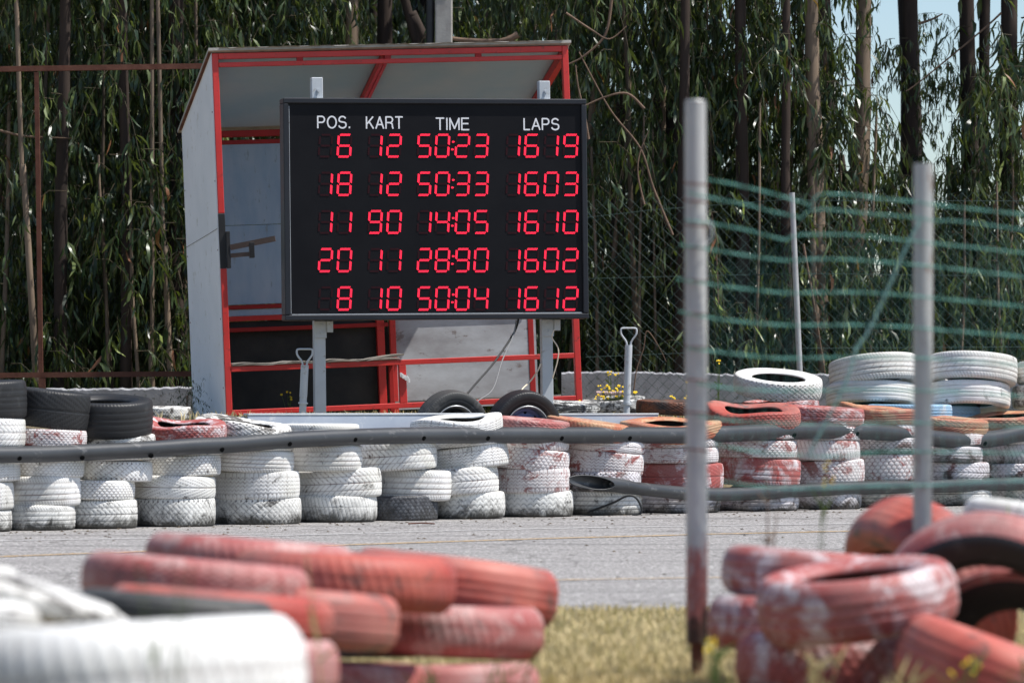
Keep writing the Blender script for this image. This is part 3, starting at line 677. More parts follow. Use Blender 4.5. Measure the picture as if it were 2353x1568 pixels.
# side panel outside (white board), profile polygon
def side_panel(name, x0, x1, m):
    mb = MB(); pr = [(.012, -.18), (SD, -.10), (SD, SR), (.012, SH)]
    vs = [(x, y, z) for x in (x0, x1) for y, z in pr]
    mb.add(vs, [(0, 3, 2, 1), (4, 5, 6, 7)] + [(k, (k + 1) % 4, 4 + (k + 1) % 4, 4 + k) for k in range(4)]); return mb.build(name, m, sh)
side_panel('side_panel', -.012, -.004, M_PANEL)
part('post', (-.003, 0, -.12), (.047, .05, 1.15), M_RED, .004); part('post_band', (-.0045, -.002, 1.152), (.0485, .052, 1.588), M_BLACKM, .004)
part('post', (-.003, 0, 1.59), (.047, .05, SH - .004), M_RED, .004)
part('post', (SW - .05, 0, -.12), (SW, .05, SH - .004), M_RED, .004)
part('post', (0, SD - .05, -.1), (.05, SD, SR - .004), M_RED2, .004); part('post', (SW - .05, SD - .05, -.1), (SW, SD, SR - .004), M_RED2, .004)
# left side edge trim under the roof (thin rust red strip)
mb = MB(); mb.tube([(-.022, .0, SH + .005), (-.022, SD, SR + .005)], .011, 4, True, True); mb.build('edge_trim', M_RUSTY, sh)
mb = MB(); mb.tube([(-.0135, .02, 1.47), (-.0135, .5, 1.44), (-.0135, SD - .02, 1.38)], .0022, 4, False); mb.build('crack', M_BRNM, sh)
mb = MB()
for z_ in (.2, .75, 1.3, 1.85, 2.4):
    for y_ in (.04, SD - .05):
        if z_ < zr(y_) - .05: mb.tube([(-.012, y_, z_), (-.0155, y_, z_)], .007, 6)
o = mb.build('screws', M_RUSTY, sh); o['kind'] = 'stuff'
# roof sheet
mb = MB(); th_ = .022
vs = [(-.035, -.03, zr(-.03) + .006), (SW + .02, -.03, zr(-.03) + .006), (SW + .02, SD + .08, zr(SD + .08) + .006), (-.035, SD + .08, zr(SD + .08) + .006)]
vs += [(x, y, z + th_) for x, y, z in vs]
mb.add(vs, [(0, 3, 2, 1), (4, 5, 6, 7), (0, 1, 5, 4), (1, 2, 6, 5), (2, 3, 7, 6), (3, 0, 4, 7)]); mb.build('roof', M_ROOFT, sh)
mb = MB(); vs = []
for i in range(61):
    x = .05 + (SW - .1) * i / 60; j = random.uniform(-.006, .006)
    vs += [(x, -.045 + random.uniform(-.012, .006), SH + .036 + j), (x, .03, SH + .03 + j)]
mb.add(vs, [(2 * i, 2 * i + 2, 2 * i + 3, 2 * i + 1) for i in range(60)]); mb.build('torn_roofing', M_ROOFT, sh)
# underside boards, two bays
for x0, x1 in ((.055, 1.38), (1.45, SW - .055)):
    mb = MB(); vs = [(x0, .055, zr(.055) - .012), (x1, .055, zr(.055) - .012), (x1, SD - .06, zr(SD - .06) - .012), (x0, SD - .06, zr(SD - .06) - .012)]
    vs += [(x, y, z + .008) for x, y, z in vs]
    mb.add(vs, [(0, 3, 2, 1), (4, 5, 6, 7), (0, 1, 5, 4), (1, 2, 6, 5), (2, 3, 7, 6), (3, 0, 4, 7)]); mb.build('ceiling_board', M_ROOFU, sh)
part('top_beam', (.048, .001, SH - .052), (SW - .051, .049, SH - .004), M_RED, .004)
part('second_beam', (.048, .002, SH - .115), (SW - .051, .04, SH - .078), M_RED, .004)
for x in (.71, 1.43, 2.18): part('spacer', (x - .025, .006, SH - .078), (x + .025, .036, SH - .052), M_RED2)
for x0, x1 in ((1.385, 1.445),):
    for q0, q1 in ((x0, x0 + .027), (x0 + .033, x1)):
        mb = MB(); pr = [(q0, .05), (q1, .05), (q1, SD - .05), (q0, SD - .05)]
        vs = [(x, y, zr(y) - .075) for x, y in pr] + [(x, y, zr(y) - .014) for x, y in pr]
        mb.add(vs, [(0, 3, 2, 1), (4, 5, 6, 7), (0, 1, 5, 4), (1, 2, 6, 5), (2, 3, 7, 6), (3, 0, 4, 7)]); mb.build('rafter', M_RED, sh)
for x0 in (.0, SW - .05):
    mb = MB(); pr = [(x0, .05), (x0 + .05, .05), (x0 + .05, SD - .05), (x0, SD - .05)]
    vs = [(x, y, zr(y) - .09) for x, y in pr] + [(x, y, zr(y) - .014) for x, y in pr]
    mb.add(vs, [(0, 3, 2, 1), (4, 5, 6, 7), (0, 1, 5, 4), (1, 2, 6, 5), (2, 3, 7, 6), (3, 0, 4, 7)]); mb.build('rafter', M_RED, sh)
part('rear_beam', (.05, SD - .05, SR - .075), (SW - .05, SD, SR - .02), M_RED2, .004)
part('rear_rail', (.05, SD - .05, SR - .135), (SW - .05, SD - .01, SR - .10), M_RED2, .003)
part('wall_board', (.05, SD - .035, 1.55), (SW - .05, SD - .025, SR - .137), M_WALLU)
part('wall_board', (.05, SD - .035, .885), (SW - .05, SD - .025, 1.545), M_WALLU)
part('wall_batten', (.05, SD - .06, .845), (SW - .05, SD - .02, .88), M_RED2, .003)
part('wall_strip', (.05, SD - .045, .79), (SW - .05, SD - .03, .843), M_WALLU)
part('wall_rail', (.05, SD - .07, .745), (SW - .05, SD - .02, .788), M_RED, .003)
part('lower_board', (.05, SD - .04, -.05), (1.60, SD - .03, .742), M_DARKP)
part('door_rail', (.05, SD - .10, .655), (1.66, SD - .062, .69), M_RED2, .003)
part('door_post', (1.56, SD - .10, -.08), (1.625, SD - .05, .742), M_RED, .003)
part('door_post', (1.675, SD - .09, -.08), (1.725, SD - .05, .742), M_RED, .003)
part('lower_board', (1.728, SD - .045, -.05), (SW + .02, SD - .03, .742), M_GREYP)
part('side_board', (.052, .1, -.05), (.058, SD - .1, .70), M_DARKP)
# front rails and the bench
part('bottom_rail', (.048, .0, -.022), (SW - .051, .045, .02), M_RED, .004)
part('mid_rail', (.048, .0, .325), (SW - .051, .04, .367), M_RED, .004)
part('bench_rail', (.05, .44, .325), (1.47, .48, .367), M_RED2, .004); part('bench_rail', (1.425, .04, .325), (1.465, .44, .367), M_RED2, .004)
part('bench_post', (1.415, .0, .02), (1.475, .04, .325), M_RED, .004); part('bench_post', (1.425, .44, -.05), (1.465, .48, .325), M_RED2, .004)
mb = MB(); pl = []
n = 26
for i in range(n + 1):
    x = .06 + 1.40 * i / n; zz = .372 + .006 * math.sin(i * .9) + (.035 * max(0, (i - 21) / 5) ** 1.5); hh = .016 + random.uniform(-.003, .003)
    pl += [(x, -.01 + random.uniform(-.006, .006), zz), (x, -.01, zz + hh), (x, .12, zz + hh + .004), (x, .13, zz)]
mb.add(pl, [(i * 4 + k, (i + 1) * 4 + k, (i + 1) * 4 + (k + 1) % 4, i * 4 + (k + 1) % 4) for i in range(n) for k in range(4)] + [(0, 1, 2, 3), tuple(n * 4 + k for k in (3, 2, 1, 0))])
mb.build('seat_plank', M_WOOD, sh)
part('seat_plank', (.06, .16, .369), (1.46, .26, .387), M_WOOD, .004); part('seat_plank', (.07, .30, .369), (1.40, .40, .387), M_WOOD, .004)
# flag bracket on the left front post
t2 = MB().box((.048, -.03, 1.15), (.078, .0, 1.445), .003).build('hinge_plate', M_BLACKM, sh)
mb = MB(); mb.tube([(.08, -.015, 1.315), (.43, -.10, 1.372)], .022, 4, True, True); mb.build('bracket_arm', M_BRNM, sh)
mb = MB(); mb.tube([(.08, -.015, 1.25), (.255, -.06, 1.258)], .017, 4, True, True); mb.build('bracket_arm', M_BRNM, sh)
part('bracket_clamp', (.225, -.085, 1.225), (.262, -.03, 1.35), M_BLACKM, .003)
mb = MB()
for i in range(9): mb.box((1.42 + .008 * i, -.016 - random.uniform(0, .012), .23 - .006 * i), (1.435 + .008 * i, -.004, .245 - .004 * i + random.uniform(0, .02)))
mb.build('paint_flake', M_PANEL, sh)
part('floor_batten', (1.48, .5, .0), (SW - .05, .53, .03), M_WOOD)

# ================================================================== SCOREBOARD
A = P(655.5, 736, 32.0); BW, BH, BD = 2.408, 1.722, .20
bd = empty('scoreboard', A, 'black electronic lap scoreboard with red digits on two pale posts', 'scoreboard')
BM = Matrix.Rotation(math.atan2(.5, 2.36), 4, 'Z') @ Matrix.Rotation(-math.atan2(.027, 2.41), 4, 'Y')
bd.rotation_mode = 'QUATERNION'; bd.rotation_quaternion = BM.to_quaternion()
BMi = (Matrix.Translation(A) @ BM).inverted()
def bpx(x, y, yl=0.0):
    o_ = BMi @ CAM; d = (BMi @ P(x, y, 32)) - o_; s = (yl - o_.y) / d.y; return o_ + d * s
MB().box((.012, .02, .012), (BW - .012, BD, BH - .012)).build('housing', M_FACE, bd)
fr = .042
def bezel(name, x0, z0, x1, z1):
    return MB().box((x0, 0, z0), (x1, BD - .01, z1), .006).build(name, M_FRAME, bd)
bezel('frame_bar', 0, 0, BW, fr); bezel('frame_bar', 0, BH - fr, BW, BH)
bezel('frame_bar', 0, fr + .001, fr, BH - fr - .001); bezel('frame_bar', BW - fr, fr + .001, BW, BH - fr - .001)
mb = MB(); k = .006
mb.box((fr + .012, .010, fr + .001), (BW - fr - .012, .018, fr + .007)); mb.box((fr + .004, .010, fr + .01), (fr + .007, .018, BH - fr - .02))
mb.build('inner_trim', M_GALV, bd)
SEG = {'0': 'abcdef', '1': 'bc', '2': 'abged', '3': 'abgcd', '4': 'fgbc', '5': 'afgcd', '6': 'afgedc', '8': 'abcdefg', '9': 'abcdfg'}
def digit(x0, x1, y0, y1, ch):
    a = bpx(x0, y1, .019); b_ = bpx(x1, y0, .019); wd = b_.x - a.x; hg = b_.z - a.z; s = .075 * hg
    th = .0095
    def pos(u, vv): return Vector((a.x + u * (wd - s) + vv * s, 0, a.z + vv * hg))
    ends = {'a': ((.12, 1), (.88, 1)), 'd': ((.12, 0), (.88, 0)), 'g': ((.12, .5), (.88, .5)), 'f': ((0, .93), (0, .57)), 'e': ((0, .43), (0, .07)), 'b': ((1, .93), (1, .57)), 'c': ((1, .43), (1, .07))}
    lit, un = MB(), MB()
    for sg, (p, q) in ends.items():
        on = sg in SEG.get(ch, ''); m_ = lit if on else un
        p = pos(*p); q = pos(*q); n_ = 7; dr = (q - p).normalized(); nr = Vector((-dr.z, 0, dr.x))
        if on:
            for i in range(n_):
                for j in (-1, 1):
                    c0 = p + (q - p) * ((i + .25 * (1 + j)) / (n_ - .5)) + nr * (th * .42 * j); c0.y = .0165
                    m_.disc(c0, (0, -1, 0), .0056, 6)
        else:
            vs = [p + nr * th * .8, p - nr * th * .8, q - nr * th * .8, q + nr * th * .8]
            for v_ in vs: v_.y = .0175
            m_.add(vs, [(0, 1, 2, 3)])
    if lit.v:
        o = lit.build('digit', M_LED, bd)
        if un.v: un.build('unlit_segment', M_LEDO, o)
    elif un.v: un.build('unlit_digit', M_LEDO, bd)
ROWS = [((308, 362), ' 6', '12', '5023', '1619'), ((395, 450), '18', '12', '5033', '1603'), ((483, 537), '11', '90', '1405', '1610'), ((570, 625), '20', '11', '2890', '1602'), ((658, 713), ' 8', '10', '5004', '1612')]
XS = dict(p=((732, 763), (775, 807)), k=((846, 877), (889, 921)), t=((959, 990), (1000, 1032), (1046, 1078), (1089, 1121)), l=((1163, 1194), (1205, 1237), (1250, 1282), (1294, 1327)))
for (y0, y1), p_, k_, t_, l_ in ROWS:
    y0 += 2; y1 -= 2
    for xs_, s_ in ((XS['p'], p_), (XS['k'], k_), (XS['t'], t_), (XS['l'], l_)):
        for (x0, x1), ch in zip(xs_, s_): digit(x0, x1, y0, y1, ch)
    mb = MB(); ym = (y0 + y1) / 2
    for dy, dx in ((-9, 1.5), (8.5, -.5)):
        c0 = bpx(1039 + dx, ym + dy, .0165)
        mb.disc(c0, (0, -1, 0), .0085, 8); mb.disc(c0 + Vector((.008, 0, 0)), (0, -1, 0), .006, 6)
    mb.build('colon', M_LED, bd)
def arcp(cx, cy, rx, ry, a0, a1, n=10): return [(cx + rx * math.cos(R_(a0 + (a1 - a0) * i / n)), cy + ry * math.sin(R_(a0 + (a1 - a0) * i / n))) for i in range(n + 1)]
GLY = {'P': (.66, [[(0, 0), (0, 1), (.34, 1)] + arcp(.36, .74, .26, .26, 90, -90) + [(0, .48)]]),
 'O': (.80, [arcp(.4, .5, .4, .5, 0, 360, 24)]),
 'S': (.66, [arcp(.33, .745, .30, .255, 25, 180, 9) + arcp(.30, .66, .27, .13, 190, 250, 3) + arcp(.36, .34, .29, .17, 75, 10, 4) + arcp(.33, .25, .33, .25, 0, -165, 10)]),
 '.': (.14, [[(.07, 0), (.07, .09)]]),
 'K': (.68, [[(0, 0), (0, 1)], [(.62, 1), (.02, .36)], [(.24, .60), (.66, 0)]]),
 'A': (.74, [[(0, 0), (.37, 1), (.74, 0)], [(.13, .33), (.61, .33)]]),
 'R': (.70, [[(0, 0), (0, 1), (.36, 1)] + arcp(.38, .75, .26, .25, 90, -90) + [(0, .5)], [(.42, .49), (.60, .38), (.63, .15), (.68, 0)]]),
 'T': (.66, [[(0, 1), (.66, 1)], [(.33, 1), (.33, 0)]]),
 'I': (.04, [[(.02, 0), (.02, 1)]]),
 'M': (.78, [[(0, 0), (0, 1), (.39, .1), (.78, 1), (.78, 0)]]),
 'E': (.58, [[(.58, 1), (0, 1), (0, 0), (.60, 0)], [(0, .53), (.54, .53)]]),
 'L': (.52, [[(0, 1), (0, 0), (.52, 0)]])}
for s_, x0, x1, y0, y1 in (('POS.', 730, 804, 268, 294), ('KART', 842, 924, 269, 295), ('TIME', 1002, 1076, 272, 298), ('LAPS', 1204, 1283, 273, 298)):
    a = bpx(x0, y1, .0185); b_ = bpx(x1, y0, .0185); H1 = b_.z - a.z; gap = .24
    tot = sum(GLY[c_][0] for c_ in s_) + gap * (len(s_) - 1); sx = (b_.x - a.x) / tot; mb = MB(); u0 = 0; hw = .0056; lay = 0
    for c_ in s_:
        for pl in GLY[c_][1]:
            q = [Vector((a.x + (u0 + u) * sx, 0, a.z + v_ * H1)) for u, v_ in pl]
            for p_, p2 in zip(q[:-1], q[1:]):
                d_ = (p2 - p_).normalized(); n_ = Vector((-d_.z, 0, d_.x)) * hw; e_ = d_ * hw * .55; yy = .0185 - .00006 * (lay % 7); lay += 1
                vs = [p_ - e_ + n_, p_ - e_ - n_, p2 + e_ - n_, p2 + e_ + n_]
                for v2 in vs: v2.y = yy
                mb.add(vs, [(0, 1, 2, 3)])
        u0 += GLY[c_][0] + gap
    mb.build('lettering', M_WHT, bd)
def bpost(x0, x1, xt0, xt1, yt):
    a = bpx(x0, 800, BD + .005); b_ = bpx(x1, 800, BD + .005); top = bpx(xt0, yt, BD + .005)
    MB().box((a.x, BD + .005, -1.02), (b_.x, BD + .085, top.z), .004).build('post', M_GALV, bd)
    return a.x, b_.x, top.z
for (x0, x1, yt) in ((722, 748, 178), (1245, 1270, 186)):
    a, b_, tz = bpost(x0, x1, x0, x1, yt); m_ = (a + b_) / 2
    mb = MB(); mb.box((m_ - .02, BD - .03, BH + .001), (m_ + .075, BD + .003, BH + .012)); mb.box((m_ - .005, BD - .002, BH + .012), (m_ + .02, BD + .003, BH + .085)); mb.build('bracket', M_GALV, bd)
    mb = MB(); mb.tube([(m_ + .008, BD - .012, BH + .07), (m_ + .008, BD - .002, BH + .07)], .010, 8); mb.build('bolt', M_GALV, bd)
    mb = MB(); mb.box((a - .004, BD - .012, -.135), (b_ + .006, BD + .003, -.004), .002); mb.box((b_ + .006, BD - .03, -.09), (b_ + .055, BD + .02, -.004), .002); mb.build('bracket', M_GALV, bd)
    mb = MB()
    for dz in (-.035, -.095): mb.tube([(m_ + .01, BD - .022, dz), (m_ + .01, BD - .012, dz)], .010, 8)
    mb.build('bolt', M_GALV, bd)
def cable(pts, Y, r, m, label):
    p = catmull([P(x, y, Y + dy) for x, y, dy in pts], 8); base = p[0]; mb = MB(); mb.tube([q - base for q in p], r, 6)
    o = mb.build('cable', m); o.location = base; tag(o, label, 'cable')
cable([(1191, 733, .3), (1180, 765, .25), (1135, 832, 0), (1085, 890, -.3), (1050, 935, -.6), (1040, 952, -.75)], 32.2, .008, M_CABLE, 'black cable hanging from the underside of the scoreboard to the left wheel')
cable([(1186, 735, .3), (1178, 772, .25), (1153, 829, 0), (1132, 893, -.3), (1097, 921, -.6), (1066, 950, -.8)], 32.15, .005, M_CABLEG, 'thin grey cable hanging beside the black one under the scoreboard')
cable([(1242, 835, 0), (1234, 853, 0), (1217, 876, 0), (1200, 893, -.3), (1196, 905, -.4)], 32.6, .006, M_CABLEW, 'cream cable bending from the right scoreboard post down to the wheel')
cable([(1273, 757, 0), (1268, 775, 0), (1282, 800, 0), (1280, 830, 0), (1269, 868, 0)], 32.5, .005, M_CABLEW, 'cream cable looping beside the right scoreboard post')

# grey sheet barriers in front of the shed
def sheet(x0, x1, yt, label):
    ya, yb = YF(x0) + .95, YF(x1) + .95
    a = P(x0, yt, ya); b_ = P(x1, yt + .5, yb); t = empty('steel_sheet_box', (a.x, a.y, 0), label, 'barrier', 'grey sheet boxes in front of the shed')
    d = (b_ - a); d.z = 0; L = d.length; t.rotation_euler = (0, 0, math.atan2(d.y, d.x)); h = a.z
    MB().box((0, 0, 0), (L, .012, h - .014)).build('sheet', M_SHEET, t)
    MB().box((-.004, -.006, h - .013), (L + .004, .05, h), .002).build('top_edge', M_GALV, t)
    MB().box((0, .05, 0), (.03, .08, h - .02)).build('stake', M_GALV, t)
sheet(570, 1109, 949, 'long blue-grey sheet box between the barrier and the shed bench')
sheet(1284, 1511, 949, 'short blue-grey sheet box right of the wheel with the blue rim')

# ---- hand grips on tubes
def grip(xt, yt, xb, yb, Y, w, hw, hh, label):
    b_ = P(xb, yb, Y); a = P(xt, yt, Y); b_.z = gz(b_.x, Y) - .02
    t = empty('grip_pole', b_, label, 'pole', 'grip-topped poles standing behind the barrier'); k = Y / F_; a = a - b_
    d = a.normalized()
    mb = MB(); mb.tube([Vector(), a * .45], w / 2 * k * .92, 12); mb.tube([a * .45, a], w / 2 * k, 12); mb.build('tube', M_GALV, t)
    mb = MB(); mb.tube([a * .33, a * .36], w / 2 * k * 1.25, 12); mb.build('collar', M_GALV, t)
    W = hw * k / 2; Hh = hh * k
    loop = [(-.3 * w * k, -.04), (-.3 * w * k, .02), (-W * .9, Hh * .6), (-W, Hh * .85), (-W * .85, Hh), (0, Hh * 1.01), (W * .85, Hh), (W, Hh * .85), (W * .9, Hh * .6), (.3 * w * k, .02), (.3 * w * k, -.04)]
    mb = MB(); mb.tube(catmull([a + Vector((u, -.012, v_)) for u, v_ in loop], 3), .008, 7); mb.build('handle', M_GALV, t)
grip(700, 838, 694, 950, 32.2, 18, 36, 36, 'pale tube with a loop handle, left of the left scoreboard post')
grip(1444, 792, 1437, 948, 32.9, 17, 36, 38, 'pale tube with a triangular handle standing alone right of the shed')
# small red reflector behind
# ---- two wheels
def wheel(cx, cy, D, Y, rz, m_tyre, m_rim, m_hub, label, wd=.17):
    p = P(cx, cy, Y); k = Y / F_; Rm = D / 2 * k
    t = empty('car_wheel', p, label, 'wheel', 'loose car wheels below the scoreboard'); t.rotation_euler = (R_(97), 0, rz)
    o = link('tyre', TM['ribs' if rz < .5 else 'zig', 0], None, t); o.scale = (Rm / .3, Rm / .3, wd / .192); o.material_slots[0].link = 'OBJECT'; o.material_slots[0].material = MT[m_tyre]
    s = Rm / .3
    def lathe(prof, n=40):
        mb = MB(); vs = [(r * s * math.cos(2 * math.pi * i / n), r * s * math.sin(2 * math.pi * i / n), z) for i in range(n) for r, z in prof]; m = len(prof)
        mb.add(vs, [(i * m + j, ((i + 1) % n) * m + j, ((i + 1) % n) * m + j + 1, i * m + j + 1) for i in range(n) for j in range(m - 1)], True); return mb
    rm = lathe([(.186, .074), (.190, .080), (.182, .083), (.172, .076), (.168, .055), (.158, .035), (.158, -.06), (.185, -.075)]).build('rim', m_rim, t)
    hb = lathe([(.158, .03), (.150, .036), (.13, .020), (.11, .022), (.085, .05), (.07, .055), (.055, .052), (.05, .046), (.02, .05), (.0, .05)]).build('hub', m_hub, rm)
    mb = MB()
    for i in range(8):
        a = 2 * math.pi * i / 8; mb.disc((.128 * s * math.cos(a), .128 * s * math.sin(a), .0225), (0, 0, 1), .014 * s, 10)
    mb.build('vent_hole', M_HOLE, rm)
    mb = MB()
    for i in range(4):
        a = 2 * math.pi * i / 4 + .4; mb.tube([(.06 * s * math.cos(a), .06 * s * math.sin(a), .048), (.06 * s * math.cos(a), .06 * s * math.sin(a), .066)], .010, 6)
    mb.build('wheel_nut', m_rim, rm)
    return t
wheel(1036, 980, 168, 31.1, R_(24), 'old_rubber', M_RIMG, M_BLACKM, 'worn grey car wheel standing on edge, left of the two below the scoreboard')
wheel(1202, 982, 172, 30.9, R_(22), 'black_rubber', M_RIMG, M_RIM, 'black car wheel with a blue steel rim, right of the two below the scoreboard')

# ================================================================== TYRE BARRIER
GB = 'painted tyres stacked in the barrier wall along the track'
SHORT = 0
ORD = ['on the ground', 'second from the ground', 'third from the ground', 'fourth from the ground', 'fifth from the ground', 'sixth from the ground']
CN = {'white_paint': 'white', 'white_paint_grimy': 'dirt-splashed white', 'white_paint_worn': 'worn white', 'white_over_red': 'white tyre with red showing through', 'white_over_red_grimy': 'grimy pinkish white',
      'red_over_white': 'red over white', 'red_paint': 'red', 'red_paint_faded': 'faded pink-red', 'orange_faded': 'faded orange', 'black_rubber': 'black', 'old_rubber': 'old grey', 'black_white_traces': 'black with white traces',
      'dark_grimy_white': 'dark sooty', 'blue_paint': 'light blue', 'rusty_brown': 'brown'}
SN = {'fine': 'finely slotted tread', 'ribs': 'ribbed tread', 'zig': 'zigzag tread', 'hex': 'honeycomb tread', 'chev': 'chevron tread', 'weave': 'woven block tread', 'arc': 'scalloped tread', 'slick': 'plain grooved tread', 'vee': 'arrow tread'}
W_, G_W, WW, WR, WRG, RW, RD, RF, OR, BK = 'white_paint', 'white_paint_grimy', 'white_paint_worn', 'white_over_red', 'white_over_red_grimy', 'red_over_white', 'red_paint', 'red_paint_faded', 'orange_faded', 'black_rubber'
ST = [
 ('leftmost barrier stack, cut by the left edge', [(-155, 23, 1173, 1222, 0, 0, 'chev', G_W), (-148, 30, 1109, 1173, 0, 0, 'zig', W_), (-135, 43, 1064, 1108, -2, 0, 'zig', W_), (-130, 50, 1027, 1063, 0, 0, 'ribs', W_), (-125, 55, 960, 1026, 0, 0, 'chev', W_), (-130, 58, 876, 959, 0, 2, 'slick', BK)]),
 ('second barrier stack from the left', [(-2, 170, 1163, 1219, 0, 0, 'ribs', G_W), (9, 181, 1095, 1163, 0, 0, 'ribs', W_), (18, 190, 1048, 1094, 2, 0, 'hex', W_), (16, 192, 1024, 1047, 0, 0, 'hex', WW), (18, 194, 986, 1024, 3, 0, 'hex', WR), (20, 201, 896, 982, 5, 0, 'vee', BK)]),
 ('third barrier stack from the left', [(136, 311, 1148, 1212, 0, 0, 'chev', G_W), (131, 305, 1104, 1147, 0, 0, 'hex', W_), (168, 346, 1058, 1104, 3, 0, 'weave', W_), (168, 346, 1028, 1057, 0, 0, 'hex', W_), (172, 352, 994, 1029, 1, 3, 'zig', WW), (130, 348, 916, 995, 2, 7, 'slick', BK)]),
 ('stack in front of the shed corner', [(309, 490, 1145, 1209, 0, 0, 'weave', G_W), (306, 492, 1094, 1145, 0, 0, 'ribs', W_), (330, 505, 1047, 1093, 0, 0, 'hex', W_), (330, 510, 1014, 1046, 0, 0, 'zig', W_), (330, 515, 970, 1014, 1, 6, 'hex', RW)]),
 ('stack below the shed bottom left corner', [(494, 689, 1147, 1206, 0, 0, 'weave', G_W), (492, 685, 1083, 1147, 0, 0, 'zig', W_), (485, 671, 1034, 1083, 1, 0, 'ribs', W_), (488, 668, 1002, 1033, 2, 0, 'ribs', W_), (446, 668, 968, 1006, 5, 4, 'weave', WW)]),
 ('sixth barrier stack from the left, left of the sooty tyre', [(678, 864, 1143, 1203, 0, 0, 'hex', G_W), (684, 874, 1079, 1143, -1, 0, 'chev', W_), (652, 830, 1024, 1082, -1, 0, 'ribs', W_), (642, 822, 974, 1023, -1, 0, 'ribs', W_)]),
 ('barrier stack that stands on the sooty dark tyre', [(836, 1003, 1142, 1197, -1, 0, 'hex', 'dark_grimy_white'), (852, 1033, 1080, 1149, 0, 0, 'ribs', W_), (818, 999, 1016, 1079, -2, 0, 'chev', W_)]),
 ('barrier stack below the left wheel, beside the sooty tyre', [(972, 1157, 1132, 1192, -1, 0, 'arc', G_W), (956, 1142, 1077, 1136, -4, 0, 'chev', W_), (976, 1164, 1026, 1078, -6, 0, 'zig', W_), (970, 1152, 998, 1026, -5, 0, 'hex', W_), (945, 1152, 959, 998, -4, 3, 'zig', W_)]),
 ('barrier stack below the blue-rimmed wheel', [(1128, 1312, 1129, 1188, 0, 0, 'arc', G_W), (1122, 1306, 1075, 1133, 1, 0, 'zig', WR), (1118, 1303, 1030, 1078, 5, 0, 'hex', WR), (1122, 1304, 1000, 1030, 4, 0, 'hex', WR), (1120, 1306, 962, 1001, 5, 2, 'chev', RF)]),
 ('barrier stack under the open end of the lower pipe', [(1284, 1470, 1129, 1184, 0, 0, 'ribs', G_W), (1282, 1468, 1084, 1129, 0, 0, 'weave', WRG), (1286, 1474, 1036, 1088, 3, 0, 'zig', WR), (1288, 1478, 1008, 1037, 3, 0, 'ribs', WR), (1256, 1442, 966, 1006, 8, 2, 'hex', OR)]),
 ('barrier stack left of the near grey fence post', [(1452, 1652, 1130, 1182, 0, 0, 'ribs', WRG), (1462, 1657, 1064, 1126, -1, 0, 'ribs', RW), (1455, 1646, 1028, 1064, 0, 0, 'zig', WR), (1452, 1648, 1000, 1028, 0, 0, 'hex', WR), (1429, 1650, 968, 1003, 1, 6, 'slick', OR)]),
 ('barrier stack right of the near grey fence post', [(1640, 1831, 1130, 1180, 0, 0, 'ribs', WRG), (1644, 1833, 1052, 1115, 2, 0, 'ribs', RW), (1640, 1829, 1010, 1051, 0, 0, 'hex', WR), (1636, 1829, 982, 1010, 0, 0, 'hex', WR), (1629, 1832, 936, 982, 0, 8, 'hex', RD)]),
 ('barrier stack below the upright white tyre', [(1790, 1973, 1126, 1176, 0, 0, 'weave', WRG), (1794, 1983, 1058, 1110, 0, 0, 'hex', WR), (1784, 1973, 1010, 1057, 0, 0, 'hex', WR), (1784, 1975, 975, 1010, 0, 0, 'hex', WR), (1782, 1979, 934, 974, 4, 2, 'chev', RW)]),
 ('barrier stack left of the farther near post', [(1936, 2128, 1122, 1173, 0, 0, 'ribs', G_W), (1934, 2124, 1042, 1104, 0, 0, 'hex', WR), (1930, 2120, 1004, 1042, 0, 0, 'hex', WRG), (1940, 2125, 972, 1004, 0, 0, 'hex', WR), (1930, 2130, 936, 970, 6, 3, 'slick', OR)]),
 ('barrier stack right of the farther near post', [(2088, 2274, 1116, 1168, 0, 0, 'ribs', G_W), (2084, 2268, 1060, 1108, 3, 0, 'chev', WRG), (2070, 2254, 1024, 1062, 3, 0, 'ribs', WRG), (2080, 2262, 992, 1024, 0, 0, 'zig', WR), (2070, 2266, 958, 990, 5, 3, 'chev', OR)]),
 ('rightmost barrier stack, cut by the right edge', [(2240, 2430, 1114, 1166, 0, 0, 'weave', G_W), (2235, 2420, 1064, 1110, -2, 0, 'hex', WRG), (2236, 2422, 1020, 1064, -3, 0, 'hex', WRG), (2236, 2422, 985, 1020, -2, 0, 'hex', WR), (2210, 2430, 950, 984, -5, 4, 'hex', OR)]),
]
SLOTFILL = {0: 3, }
